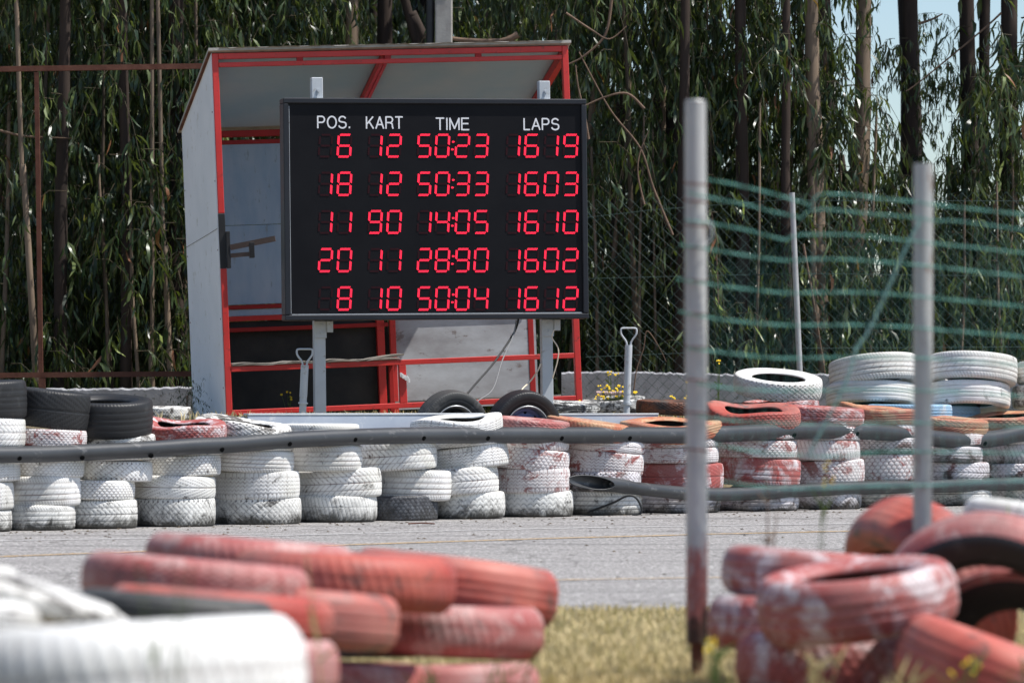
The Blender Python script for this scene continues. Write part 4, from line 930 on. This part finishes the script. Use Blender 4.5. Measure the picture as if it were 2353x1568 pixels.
for si, (land, rows) in enumerate(ST):
    for ri, (x0, x1, y0, y1, roll, tilt, st, col) in enumerate(rows):
        cn = CN[col]; cn = cn if 'tyre' in cn else cn + ' tyre'
        lab = '%s with %s, %s in the %s' % (cn.replace('tyre with', 'tyre,'), SN[st], ORD[ri], land)
        lab = '%s, %s in the %s' % (cn, ORD[ri], land)
        for q1, q2 in (('white tyre with red showing through', 'white tyre showing red'), ('barrier stack ', 'stack '), (' from the left', ' from left'), (', cut by the left edge', ''), (', cut by the right edge', ''), ('tyre, on the ground', 'tyre, bottom one'), (' from the ground', ' up')): lab = lab.replace(q1, q2)
        if len(lab.split()) > 16: lab = '%s, %s, %s' % (cn.replace(' tyre with red showing through', ' tyre'), ORD[ri].replace(' from the ground', ' up'), land)
        Yf = YF((x0 + x1) / 2)
        if st == 'hex' and (si * 7 + ri * 3) % 5 < 2: st = 'fine'
        if st == 'ribs' and (si * 3 + ri * 5) % 7 == 0: st = 'vee'
        bent = 1 if (tilt >= 3 and ri == len(rows) - 1 and col != BK) else 0
        zg = None
        if ri == 0: zg = 0.004
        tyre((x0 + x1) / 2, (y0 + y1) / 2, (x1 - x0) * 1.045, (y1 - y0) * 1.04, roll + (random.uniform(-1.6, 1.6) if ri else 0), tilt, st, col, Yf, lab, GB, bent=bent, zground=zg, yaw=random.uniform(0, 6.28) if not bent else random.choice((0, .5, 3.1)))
GL = 'loose tyres lying behind the barrier wall'
def loose(x0, x1, y0, y1, roll, tilt, st, col, Y, label, bent=0, group=GL, rotz=0):
    return tyre((x0 + x1) / 2, (y0 + y1) / 2, x1 - x0, y1 - y0, roll, tilt, st, col, Y, label, group, bent, rotz=rotz)
loose(1684, 1889, 861, 906, 4, 11, 'weave', W_, 33.6, 'white tyre with its open ring showing, perched highest between the near posts')
loose(1700, 1880, 918, 948, -4, 4, 'hex', RW, 33.6, 'scuffed red and white tyre lying directly under the perched white tyre')
loose(1905, 2112, 823, 884, -5, -9, 'ribs', W_, 34.4, 'upper white tyre of the back pile left of the farther near post')
loose(1896, 2110, 884, 935, 0, -8, 'slick', W_, 34.4, 'lower white tyre of the back pile left of the farther near post')
loose(2132, 2336, 818, 882, 3, -9, 'ribs', W_, 34.5, 'upper white tyre of the back pile right of the farther near post')
loose(2128, 2322, 882, 938, 1, -8, 'slick', W_, 34.5, 'lower white tyre of the back pile right of the farther near post')
loose(2336, 2530, 830, 882, 0, -5, 'ribs', W_, 34.7, 'upper white tyre of the pile at the right edge')
loose(2326, 2520, 886, 938, 0, -5, 'chev', WW, 34.7, 'lower white tyre of the pile at the right edge')
loose(1990, 2188, 928, 966, 0, 0, 'ribs', 'blue_paint', 34.9 - .9, 'light blue tyre half hidden by the farther near post')
loose(2066, 2252, 930, 968, 2, 0, 'chev', 'blue_paint', 35.3 - .7, 'light blue tyre right of the other blue one in the barrier')
loose(1215, 1378, 922, 950, 3, 3, 'slick', 'black_white_traces', 32.9, 'black tyre with one white side lying behind the short sheet box')
loose(1330, 1486, 914, 948, -4, 5, 'zig', 'black_white_traces', 33.5, 'black and white tyre lying at the foot of the lone grip pole')
loose(1460, 1640, 920, 952, 2, 2, 'weave', 'rusty_brown', 33.0, 'brown tyre lying left of the near grey post above the orange one')
loose(1620, 1800, 928, 952, 2, 2, 'hex', 'rusty_brown', 33.4, 'brown tyre behind the open red ring in the barrier')
loose(330, 440, 934, 962, 0, 3, 'hex', WW, 31.2, 'dirty white tyre lying at the foot of the concrete wall left of the shed')

# ---- black pipes along the barrier
def pipe(pts, r_px, label, cut=False, gap=.075):
    p3 = []
    for x, y in pts:
        Y = YF(x) - gap; p3.append(P(x, y, Y))
    p3 = catmull(p3, 8); base = p3[0].copy(); m = len(p3)
    r = [r_px(px(q.x, q.y)) / 2 * q.y / F_ for q in p3]
    t = empty('barrier_pipe', base, label, 'pipe', 'black pipes fixed along the tyre barrier')
    n = 20; vs = []
    for i, q in enumerate(p3):
        tdir = (p3[min(i + 1, m - 1)] - p3[max(i - 1, 0)]).normalized(); b_ = Vector((0, 0, 1)); a = tdir.cross(b_).normalized(); b_ = a.cross(tdir)
        for k in range(n):
            an = 2 * math.pi * k / n; off = a * math.cos(an) * r[i] + b_ * math.sin(an) * r[i]
            w_ = q - base + off
            if cut and (q - base).length < 1.0:   # long mitre: the side that faces the track starts later
                f = (math.cos(an) * (1 if a.y < 0 else -1) + 1) / 2
                sh_ = f * .40 * max(0, 1 - (q - base).length / 1.0)
                w_ += tdir * sh_
            vs.append(w_)
    fs = [(i * n + k, (i + 1) * n + k, (i + 1) * n + (k + 1) % n, i * n + (k + 1) % n) for i in range(m - 1) for k in range(n)]
    mb = MB(); mb.add(vs, fs, True); o = mb.build('shell', M_PIPE, t)
    md = o.modifiers.new('wall', 'SOLIDIFY'); md.thickness = .007; md.offset = -1
    return t, base
t, base = pipe([(-150, 1046), (0, 1044), (110, 1042), (250, 1036), (350, 1031), (450, 1024), (529, 1021), (600, 1015), (667, 1010), (740, 1006), (817, 1003), (966, 999.5), (1134, 999), (1300, 999), (1444, 999), (1600, 999), (1675, 996), (1820, 990), (1965, 990), (2042, 994), (2100, 1000), (2159, 1008), (2230, 1011), (2290, 1006), (2352, 994), (2480, 980)], lambda x: 38, 'long black plastic pipe running the whole length of the tyre barrier')
for x, y in [(48, 1052), (192, 1051), (350, 1046), (512, 1032), (667, 1019), (817, 1009), (974, 1006), (1121, 1006), (1290, 1006), (1446, 1006), (1823, 999), (1967, 996), (2260, 1018)]:
    q = P(x, y, YF(x) - .075); k = YF(x) / F_
    cy_ = 8 * k; R__ = 19 * k; dA = P(x + 60, y, YF(x + 60)) - P(x - 60, y, YF(x - 60)); al = math.atan2(dA.y, dA.x); c0 = q + Vector((0, -math.sqrt(max(R__ ** 2 - cy_ ** 2, 0)) / math.cos(al), 0)) - base
    mb = MB(); n_ = Vector((math.sin(al), -math.cos(al), -.42)).normalized()
    vs = []
    a = n_.orthogonal(); mb.tube([c0 - n_ * .02, c0 + n_ * .004], [5.5 * k, 5.5 * k], 12); mb.build('bolt_hole', M_HOLE, t)
t, base = pipe([(1314, 1101), (1350, 1106), (1400, 1112), (1470, 1122), (1573, 1132), (1646, 1135), (1720, 1133), (1820, 1127), (1964, 1120), (2159, 1116), (2352, 1110), (2480, 1106)], lambda x: 33 if x < 1420 else 30, 'short lower black pipe with an open mitred end in front of the barrier', True, .14)
cable([(1349, 1176, 0), (1406, 1155, -.03), (1439, 1139, -.05), (1460, 1142, -.05), (1473, 1165, -.05), (1470, 1179, -.05), (1452, 1181, -.05)], YF(1400) - .08, .009, M_CABLE, 'black strap bent in a loop at the barrier foot below the mitred pipe end')

# ================================================================== CHAIN-LINK FENCE (back)
FY = 35.15
def lk(x, y): return P(x, y, FY)
ft = empty('chain_link_fence', P(1850, 935, FY), 'chain-link fence standing along the low concrete wall right of the shed', 'fence')
B0 = ft.location.copy()
x0w, x1w = P(1345, 600, FY).x, P(2420, 600, FY).x; zb, zt = .74, P(0, 418, FY).z; cell = .094
mb = MB(); nxc = int((x1w - x0w) / cell); nzc = int((zt - zb) / cell)
def sagz(x): return -.05 * math.exp(-((x - x0w) / .8) ** 2) + .01 * math.sin(x * 5)
for i in range(-nzc, nxc + 1):
    for sgn in (1, -1):
        pts = []
        for k in range(nzc + 1):
            xx = x0w + (i + k if sgn > 0 else i + nzc - k) * cell
            if xx < x0w or xx > x1w: 
                if len(pts) > 1: mb.tube(pts, .0017, 3, False)
                pts = []; continue
            zz = zb + k * cell + sagz(xx)
            pts.append(Vector((xx, FY + .012 * math.sin(xx * 2.3) + (.003 if (k + (sgn > 0)) % 2 else -.003), zz)) - B0)
        if len(pts) > 1: mb.tube(pts, .0017, 3, False)
o = mb.build('mesh_wires', M_CHAIN, ft); o['kind'] = 'stuff'
for (x0, y0, x1, y1) in ((1818, 443, 1840, 940),):
    mb = MB(); mb.tube([lk(x0, y0) - B0 + Vector((0, -.04, 0)), lk(x1, y1) - B0 + Vector((0, -.04, 0))], .025, 12); mb.build('post', M_GALVP, ft)
mb = MB(); mb.tube([lk(2350, 443) - B0 + Vector((.6, -.04, 0)), lk(2350, 940) - B0 + Vector((.6, -.04, 0))], .025, 12); mb.build('post', M_GALVP, ft)
for pts in ([(1345, 500), (1500, 482), (1620, 473), (1815, 458), (1900, 461), (2420, 462)], [(1345, 640), (1830, 628), (2420, 636)], [(1345, 820), (1830, 800), (2420, 796)]):
    mb = MB(); mb.tube([lk(x, y) - B0 + Vector((0, -.01, 0)) for x, y in pts], .002, 4, False); mb.build('tension_wire', M_CHAIN, ft)

# ================================================================== GREEN FENCE (near)
M_POST1, t, b = mat('galvanised_post_with_rusty_foot', .5, .4)
v = coords(t, (1, 1, .4), False); n1 = noise(t, v, 16, 6, .7)
c = ramp(t, noise(t, v, 7, 5), [(.35, (.50, .50, .49)), (.65, (.38, .38, .38))])
tc = N(t, 'ShaderNodeTexCoord'); sp = N(t, 'ShaderNodeSeparateXYZ'); t.links.new(tc.outputs['Object'], sp.inputs[0])
h1 = mth(t, 'ADD', mth(t, 'MULTIPLY', mth(t, 'SUBTRACT', .44, sp.outputs[2]), 2.2), mth(t, 'MULTIPLY', mth(t, 'SUBTRACT', n1, .5), 2.4))
c = mixc(t, ramp(t, h1, [(.0, (0, 0, 0)), (.25, (1, 1, 1))]), c, (.36, .13, .115))
c = mixc(t, ramp(t, mth(t, 'SUBTRACT', h1, .42), [(.0, (0, 0, 0)), (.2, (1, 1, 1))]), c, (.055, .028, .022))
c = mixc(t, ramp(t, n1, [(.62, (0, 0, 0)), (.68, (.8,) * 3)]), c, (.17, .10, .08))
t.links.new(c, b.inputs['Base Color']); bump(t, b, n1, .3, .003)
NY = 12.35; k_ = NY / F_
nf = empty('wire_fence', P(1600, 1568, NY), 'sagging green wire fence between two grey posts in front of the track', 'fence')
nf.location.z = 0; N0 = nf.location.copy()
def Q(x, y, dy=0): return P(x, y, NY + dy) - N0
mb = MB(); a = Q(1597, 236, .03); b_ = Q(1601, 1475, .03); mb.tube([a, a * .5 + b_ * .5, b_], [24 * k_, 25 * k_, 25 * k_], 20); p1 = mb.build('post', M_POST1, nf)
mb = MB(); mb.tube([Q(1597, 236, .03) + Vector((0, 0, .003)), Q(1597, 233, .03) + Vector((0, 0, .004))], [23.5 * k_, 21 * k_], 20); mb.build('cap', M_GALVP, p1)
mb = MB(); mb.tube([Q(1601, 1476, .03), Q(1601, 1600, .03) + Vector((0, 0, -.02))], 15 * k_, 10); mb.build('stake', M_RUSTY, nf)
mb = MB(); mb.tube([Q(1578, 1474, .01), Q(1625, 1474, .01)], .005, 6); mb.build('bolt', M_RUSTY, nf)
mb = MB(); a = Q(2121, 376, .03); b_ = Q(2117, 1640, .03); mb.tube([a, a * .5 + b_ * .5, b_], 22 * k_, 20); mb.build('post', M_GALVP, nf)
WIRES = [
 [(1625, 412), (1687, 424), (1755, 440), (1803, 453), (1845, 466), (1866, 472), (1868, 462), (1878, 450), (1893, 446), (1960, 448), (2028, 457), (2113, 465), (2150, 471), (2352, 493), (2450, 502)],
 [(1580, 442), (1625, 453), (1721, 472), (1772, 486), (1823, 496), (1840, 500), (1852, 488), (1870, 483), (1908, 482), (1994, 491), (2096, 499), (2150, 507), (2198, 508), (2260, 516), (2352, 528), (2450, 540)],
 [(1575, 506), (1630, 513), (1721, 530), (1803, 551), (1819, 544), (1857, 539), (1960, 540), (2062, 550), (2150, 560), (2352, 581), (2450, 590)],
 [(1562, 562), (1630, 573), (1721, 588), (1803, 598), (1891, 595), (1977, 598), (2062, 605), (2150, 613), (2352, 636), (2450, 646)],
 [(1552, 640), (1630, 653), (1721, 665), (1803, 673), (1891, 672), (1977, 672), (2062, 677), (2150, 685), (2352, 704), (2450, 712)],
 [(1560, 715), (1630, 730), (1721, 741), (1803, 747), (1891, 747), (1994, 747), (2096, 752), (2150, 757), (2352, 774), (2450, 782)],
 [(1580, 800), (1630, 806), (1721, 817), (1803, 823), (1960, 820), (2096, 822), (2200, 828), (2352, 840), (2450, 848)],
 [(1600, 880), (1680, 892), (1800, 898), (1960, 896), (2110, 897), (2230, 902), (2352, 910), (2450, 916)],
 [(1600, 955), (1700, 968), (1850, 974), (2000, 972), (2110, 971), (2352, 980), (2450, 985)],
 [(1640, 1020), (1740, 1038), (1850, 1046), (1920, 1048), (2000, 1040), (2110, 1037), (2352, 1042), (2450, 1046)],
 [(1660, 1105), (1800, 1122), (2000, 1116), (2140, 1114), (2250, 1106), (2352, 1104), (2450, 1106)],
]
for pts in WIRES:
    c = catmull([Q(x, y, -.03) for x, y in pts], 26 * 1)
    # resample so that the twist has an even pitch
    out1, out2 = [], []; s = 0; prev = c[0]; last = -1
    dense = []
    for i in range(len(c) - 1):
        L_ = (c[i + 1] - c[i]).length; n_ = max(1, int(L_ / .0038))
        for j in range(n_): dense.append(c[i].lerp(c[i + 1], j / n_))
    for i, q in enumerate(dense):
        if i: s += (q - prev).length
        prev = q; an = s / .030 * 2 * math.pi
        off = Vector((0, math.sin(an), math.cos(an))) * .0027
        out1.append(q + off); out2.append(q - off)
    mb = MB(); mb.tube(out1, .0016, 3, False); mb.tube(out2, .0016, 3, False); mb.build('wire', M_GREENW, nf)
c = catmull([Q(x, y, -.045) for x, y in [(2113, 508), (2085, 561), (2040, 662), (1997, 757), (1965, 806), (1955, 845), (1935, 895), (1904, 956), (1875, 1011), (1857, 1049)]], 40)
o1, o2 = [], []; s = 0
for i, q in enumerate(c):
    if i: s += (q - c[i - 1]).length
    an = s / .06 * 2 * math.pi; off = Vector((math.cos(an), math.sin(an), 0)) * .0036; o1.append(q + off); o2.append(q - off)
mb = MB(); mb.tube(o1, .0024, 5, False); mb.tube(o2, .0024, 5, False); mb.build('loose_strand', M_GREENL, nf)
mb = MB(); c = [Q(1620 + 16 * math.sin(a) * (1 if a < 3.2 else .6), 533 - 27 * math.cos(a), -.04) for a in np.linspace(0, 3.1, 12)]; mb.tube(c, .003, 6); mb.build('wire_tie', M_GALV, nf)
mb = MB(); random.seed(3)
x = 1634
while x < 2440:
    y0 = 520 + random.uniform(0, 60) if x > 1700 else 600; sl = random.uniform(-8, 22) + (x - 1900) * .03
    if not (2095 < x < 2145) and random.random() < .93:
        mb.tube([Q(x, y0, -.026), Q(x + sl * .4 + random.uniform(-3, 3), (y0 + 1150) / 2, -.026), Q(x + sl, 1150, -.026)], .00055, 3, False)
    x += random.uniform(9, 15)
o = mb.build('upright_wires', M_GREENW, nf); o['kind'] = 'stuff'
for y in (430, 470, 526, 576, 652, 728, 805, 880, 955, 1040):      # wires wrapped round the near post
    mb = MB(); yy = y - 10
    mb.tube([Q(1572, yy - 2, -.0), Q(1580, yy + 1, -.025), Q(1600, yy + 2, -.032), Q(1618, yy + 4, -.025), Q(1627, yy + 6, -.0)], .0026, 5, False); mb.build('wire_wrap', M_RUSTY, p1)

# ================================================================== NEAR TYRES
random.seed(11)
GN = 'near tyres piled on the left in front of the track'
def near(x0, x1, yc, wpx, roll, tilt, st, col, Yc, label, bent=3, group=GN):
    D = x1 - x0; return tyre((x0 + x1) / 2, yc, D, wpx, roll, tilt, st, col, Yc * (1 - D / 2 / F_), label, group, bent, cat='tyre')
near(330, 822, 1304, 116, 5, -3, 'fine', RF, 11.4, 'faded red tyre farthest back and highest in the near left pile')
near(186, 712, 1352, 118, 5, -3, 'zig', RF, 10.5, 'dull red tyre in front of the highest one in the near left pile')
near(238, 772, 1426, 112, 4, -3, 'ribs', RD, 9.9, 'dark topped red tyre just behind the big white tyre on the left')
near(170, 640, 1420, 90, 5, -3, 'slick', 'old_rubber', 9.7, 'grey rubber tyre wedged between the red and the white tyres on the left')
near(520, 1049, 1344, 134, 3, -2, 'fine', RD, 11.2, 'ribbed red tyre in the middle of the near left pile top layer')
near(800, 1281, 1364, 142, 7, -5, 'slick', RD, 11.9, 'smooth red tyre sagging at the right end of the near left pile')
near(470, 916, 1428, 128, 5, -3, 'slick', RD, 10.6, 'plain glossy red tyre below the middle of the near left pile')
near(790, 1250, 1461, 124, 2, -3, 'fine', RF, 11.7, 'pink-red tyre in the second layer, right end of the near left pile')
near(560, 982, 1478, 90, 0, -3, 'chev', WRG, 11.7, 'bluish white tyre showing between the second layer reds on the left')
near(560, 982, 1600, 130, 0, -2, 'zig', RF, 11.3, 'pale pink tyre at the bottom edge under the bluish white one')
near(830, 1238, 1598, 120, -2, -2, 'ribs', RF, 11.6, 'pale pink tyre at the bottom edge, right end of the near left pile')
near(360, 781, 1550, 130, 0, -3, 'slick', RF, 9.6, 'pink tyre peeping out right of the big white tyre')
near(-210, 703, 1598, 280, -3, -2, 'fine', 'white_paint', 7.3, 'big blurred white tyre filling the bottom left corner')
near(-330, 290, 1362, 72, 16, -2, 'zig', 'white_paint_worn', 8.6, 'thin white tyre slanting down from the left edge above the big one')
near(-230, 102, 1424, 92, 6, -4, 'ribs', 'white_paint', 8.4, 'white tyre at the left edge just above the big white one')
near(-120, 300, 1436, 66, 5, -4, 'ribs', 'white_paint', 8.8, 'flattened white tyre between the slanting one and the big one')
near(-330, 44, 1306, 40, 8, -3, 'slick', 'white_paint', 9.4, 'white tyre barely showing at the left edge over the slanting one')
GR = 'near tyres heaped on the right behind the grey post'
def nr(*a, **k): k['group'] = GR; return near(*a, **k)
nr(1652, 2110, 1330, 112, 4, -1, 'ribs', RW, 11.9, 'dull red and white tyre at the back left of the near right heap')
nr(1741, 2198, 1390, 152, -7, 4, 'ribs', RW, 11.3, 'pink tyre with white patches at the front of the near right heap')
nr(1628, 2080, 1446, 124, 2, -3, 'chev', RW, 11.8, 'dark red tyre at the left, second layer of the near right heap')
nr(1690, 2170, 1545, 140, 3, -4, 'hex', 'red_over_white', 11.5, 'dark red tyre lowest in the near right heap')
nr(1905, 2365, 1362, 150, 55, -24, 'slick', RD, 12.6, 'bright orange-red tyre standing steeply at the back of the right heap')
nr(2025, 2550, 1424, 130, 30, -57, 'ribs', RF, 11.8, 'large pink-red tyre leaning with its dark opening towards the viewer', bent=2)
nr(2120, 2620, 1530, 58, 33, -52, 'slick', RF, 11.9, 'pink rimmed black tyre nested under the large leaning one', bent=2)
nr(2165, 2640, 1335, 110, 27, -8, 'slick', RF, 12.6, 'red tyre behind the large leaning one at the right edge')
nr(2212, 2700, 1222, 92, 9, -1, 'slick', 'white_paint', 12.9, 'white tyre topmost at the right edge of the near right heap')
nr(2050, 2600, 1590, 170, 20, 2, 'slick', RD, 10.9, 'plain red tyre slanting down at the bottom right corner')
bpy.context.view_layer.update()

# ================================================================== GRASS, WEEDS, FLOWERS, LITTER
def grass_field(name, n, ysp, xf, h, m, seed, z0=0.0, keep=None):
    r = np.random.default_rng(seed); Y = r.uniform(ysp[0], ysp[1], n); X = r.uniform(xf[0], xf[1], n) * Y
    if keep is not None:
        ok = keep(X, Y); X = X[ok]; Y = Y[ok]; n = len(X)
    az = r.uniform(0, 6.28, n); hh = r.uniform(h[0], h[1], n); wd = r.uniform(.0025, .005, n); ln = r.uniform(.1, .7, n) * hh
    a2 = r.uniform(0, 6.28, n); zz = np.full(n, z0) if np.isscalar(z0) else z0(X, Y)
    sx, sy = np.cos(az) * wd, np.sin(az) * wd; lx, ly = np.cos(a2) * ln, np.sin(a2) * ln
    V = np.stack([np.stack([X - sx, Y - sy, zz - .01], -1), np.stack([X + sx, Y + sy, zz - .01], -1), np.stack([X + lx * .3 + sx * .8, Y + ly * .3 + sy * .8, zz + hh * .6], -1), np.stack([X + lx * .3 - sx * .8, Y + ly * .3 - sy * .8, zz + hh * .6], -1), np.stack([X + lx, Y + ly, zz + hh], -1)], 1).reshape(-1, 3)
    k = np.arange(n)[:, None] * 5; F = np.concatenate([k + np.array([[0, 1, 2]]), k + np.array([[0, 2, 3]]), k + np.array([[3, 2, 4]])])
    me = np_mesh(name, V, F, False, np.repeat(r.beta(1.5, 2.5, n), 5)); o = link(name, me, m); o['kind'] = 'stuff'
    return o
tag(grass_field('grass', 90000, (9.0, 16.45), (-.16, .16), (.008, .045), M_GRASS, 1), 'dry yellow grass verge in front of the track', 'grass', kind='stuff')
def on_bank(X, Y): return np.array([bank(a, b) for a, b in zip(X, Y)])
tag(grass_field('grass', 7000, (30.5, 37), (-.14, .14), (.02, .09), M_GRASS, 2, on_bank, keep=lambda X, Y: Y > (F_ * H_ / (292 - .0272 * (1176 + F_ * X / Y))) + 1.3), 'weedy grass on the bank behind the barrier', 'grass', kind='stuff')
def flower_plant(x, y, Y, n, spread, hgt, label, group='yellow flowering weeds behind the barrier', m=M_WEED):
    b_ = P(x, y, Y); b_.z = gz(b_.x, Y) - .01 if Y > 25 else 0
    top = P(x, y, Y).z - b_.z
    t = empty('flowering_weed', b_, label, 'plant', group); st, fl = MB(), MB()
    for i in range(n):
        e = Vector((random.gauss(0, spread), random.gauss(0, .05), max(.04, top + random.uniform(-hgt, hgt))))
        st.tube([Vector((e.x * .3, 0, 0)), Vector((e.x * .6, e.y * .6, e.z * .6)), e], [.003, .002, .0015], 4, False)
        for q in range(3):
            w = random.uniform(.2, .8); c0 = e * w; d = Vector((random.uniform(-1, 1), random.uniform(-.5, .5), random.uniform(.2, 1))) * .035
            st.add([c0, c0 + d * .5 + Vector((0, 0, .008)), c0 + d, c0 + d * .5 - Vector((0, 0, .008))], [(0, 1, 2, 3)])
        nr_ = Vector((random.uniform(-.4, .4), -1, random.uniform(.3, 1.2))); r = random.uniform(.007, .012)
        fl.disc(e, nr_, r, 9); fl.disc(e + Vector((0, -.004, .004)), nr_, r * .5, 6)
    st.build('stem', m, t); fl.build('flower', M_YEL, t)['kind'] = 'stuff'
for xx, yy, Y, n, sp, hg, lab in [(1417, 892, 33.9, 22, .08, .03, 'dense cluster of yellow flowers just left of the lone grip pole'), (1400, 912, 33.9, 14, .09, .02, 'yellow flowers low beside the pinkish block'),
        (1452, 905, 33.9, 9, .05, .05, 'few yellow flowers right of the lone grip pole'), (1340, 925, 33.5, 10, .06, .02, 'yellow flowers at the foot of the right shed post'),
        (1555, 910, 34.2, 9, .06, .02, 'yellow flowers left of the near grey post at the wall foot'), (1405, 858, 34.9, 6, .05, .02, 'small yellow flowers peeping over the low wall top'),
        (1650, 830, 35.0, 4, .02, .02, 'tall pair of yellow flowers right of the near grey post'), (665, 905, 34.2, 6, .05, .05, 'yellow flowers in the shadow under the shed bench'),
        (1575, 870, 34.6, 5, .02, .03, 'yellow flowers tight against the near grey post')]:
    flower_plant(xx, yy, Y, n, sp, hg, lab)
def weed(x, ytop, Y, n, label, m=M_WEED, lean=0, head=None, r=.0022):
    b_ = P(x, 1500, Y); b_.z = 0; top = P(x, ytop, Y).z
    t = empty('tall_weed', b_, label, 'plant', 'tall weeds in front of the near tyres'); st = MB(); hd = MB()
    for i in range(n):
        e = Vector((random.gauss(lean, .03), random.gauss(0, .02), top * random.uniform(.8, 1))); q = Vector((e.x * .3, 0, e.z * .5))
        st.tube(catmull([Vector((random.gauss(0, .01), 0, 0)), q, e], 4), [r * (1 - .07 * j) for j in range(9)], 4, False)
        for j in range(4):
            w = random.uniform(.15, .9); c0 = Vector((e.x * w * w, 0, e.z * w)); d = Vector((random.uniform(-1, 1), random.uniform(-.3, .3), random.uniform(.3, 1))).normalized() * random.uniform(.04, .09)
            s_ = Vector((.0035, 0, -.001)); st.add([c0 - s_, c0 + s_, c0 + d * .6 + s_, c0 + d, c0 + d * .6 - s_], [(0, 1, 2, 3, 4)])
        if head:
            for j in range(3):
                hd.disc(e + Vector((random.gauss(0, .007), -.003, random.gauss(0, .007))), (random.uniform(-.3, .3), -1, .4), .0035, 7)
    st.build('stem', m, t)
    if head: hd.build('flower', head, t)['kind'] = 'stuff'
weed(386, 1262, 6.6, 3, 'blurred green grass stem rising before the near left pile')
weed(352, 1500, 6.2, 4, 'short blurred green weed in front of the big white tyre')
weed(748, 1262, 9.0, 1, 'thin pale grass stalk before the middle of the near left pile', M_GRASS)
weed(1168, 1500, 9.5, 5, 'green weeds at the bottom before the right end of the near left pile')
weed(982, 1520, 9.4, 4, 'pale green weeds at the bottom below the bluish white tyre')
weed(1655, 1465, 10.2, 4, 'weed with yellow heads right beside the foot of the near grey post', head=M_YEL)
weed(2228, 1490, 9.6, 4, 'weed with orange-yellow heads before the slanting red tyre', head=M_YEL)
weed(2350, 1500, 9.6, 4, 'weed in the bottom right corner')
weed(2060, 1515, 9.8, 6, 'grassy weeds before the near right heap', M_GRASS)
weed(1880, 1490, 9.8, 6, 'dry grassy weeds before the lowest red tyre', M_GRASS)
weed(1765, 1085, 12.6, 2, 'tall reddish stalk standing behind the green fence', M_TWIG, .05, r=.004)
weed(1870, 1060, 12.7, 3, 'tall yellow-green stalks behind the green fence', M_WEED, .0, r=.002, head=M_YEL)
weed(2240, 1110, 12.5, 1, 'slanting green stalk right of the farther near post', M_WEED, .09)
# dark shrub by shed corner
mb = MB(); q = P(430, 945, 33.5); t = empty('small_shrub', (q.x, 33.5, gz(q.x, 33.5)), 'small dark green shrub at the left foot of the shed', 'plant')
V, F, T, tw = leaves(700, (.07, .05, 0, .30), L=(.02, .05), twigs=50, seed=90)
V[:, 2] = V[:, 2] * .8 + .1
me = np_mesh('foliage', V, F, False, T); link('foliage', me, M_LEAFD, t)['kind'] = 'stuff'
mb.tube([(0, 0, 0), (0, 0, .2)], .008, 5); mb.build('stem', M_TWIG, t)
# litter on the asphalt: bits of rubber, leaves and gravel
mb = MB()
for i in range(380):
    X = random.uniform(-250, 2600); Yy = YF(X) - abs(random.gauss(0, 1.1)) - .02
    if random.random() < .3: Yy = random.uniform(17, 30)
    x = (X - 1176) / F_ * Yy; s = random.uniform(.003, .009); a = random.uniform(0, 6.28)
    vs = [(x + s * 2.2 * math.cos(a + q) * random.uniform(.5, 1.2), Yy + s * 2 * math.sin(a + q), .006) for q in (0, 1.6, 3.1, 4.7)] + [(x, Yy, .006 + s)]
    mb.add(vs, [(0, 1, 4), (1, 2, 4), (2, 3, 4), (3, 0, 4)])
o = mb.build('litter', M_LIT); tag(o, 'scattered dark crumbs and dry leaf bits on the track by the barrier', 'litter', kind='stuff')
for x, y, L_, lab in ((1190, 1202, .18, 'thin brown twig lying on the asphalt below the sooty tyre'),):
    a = G(x, y, .012); mb = MB(); mb.tube([Vector(), Vector((L_ * .5, .02, .004)), Vector((L_, -.01, .0))], .005, 5); o = mb.build('twig', M_RUSTY); o.location = a + Vector((-.75, .0, 0)); tag(o, lab, 'twig')
print('tris', sum(len(m.loop_triangles) if m.calc_loop_triangles() is None else 0 for m in bpy.data.meshes))
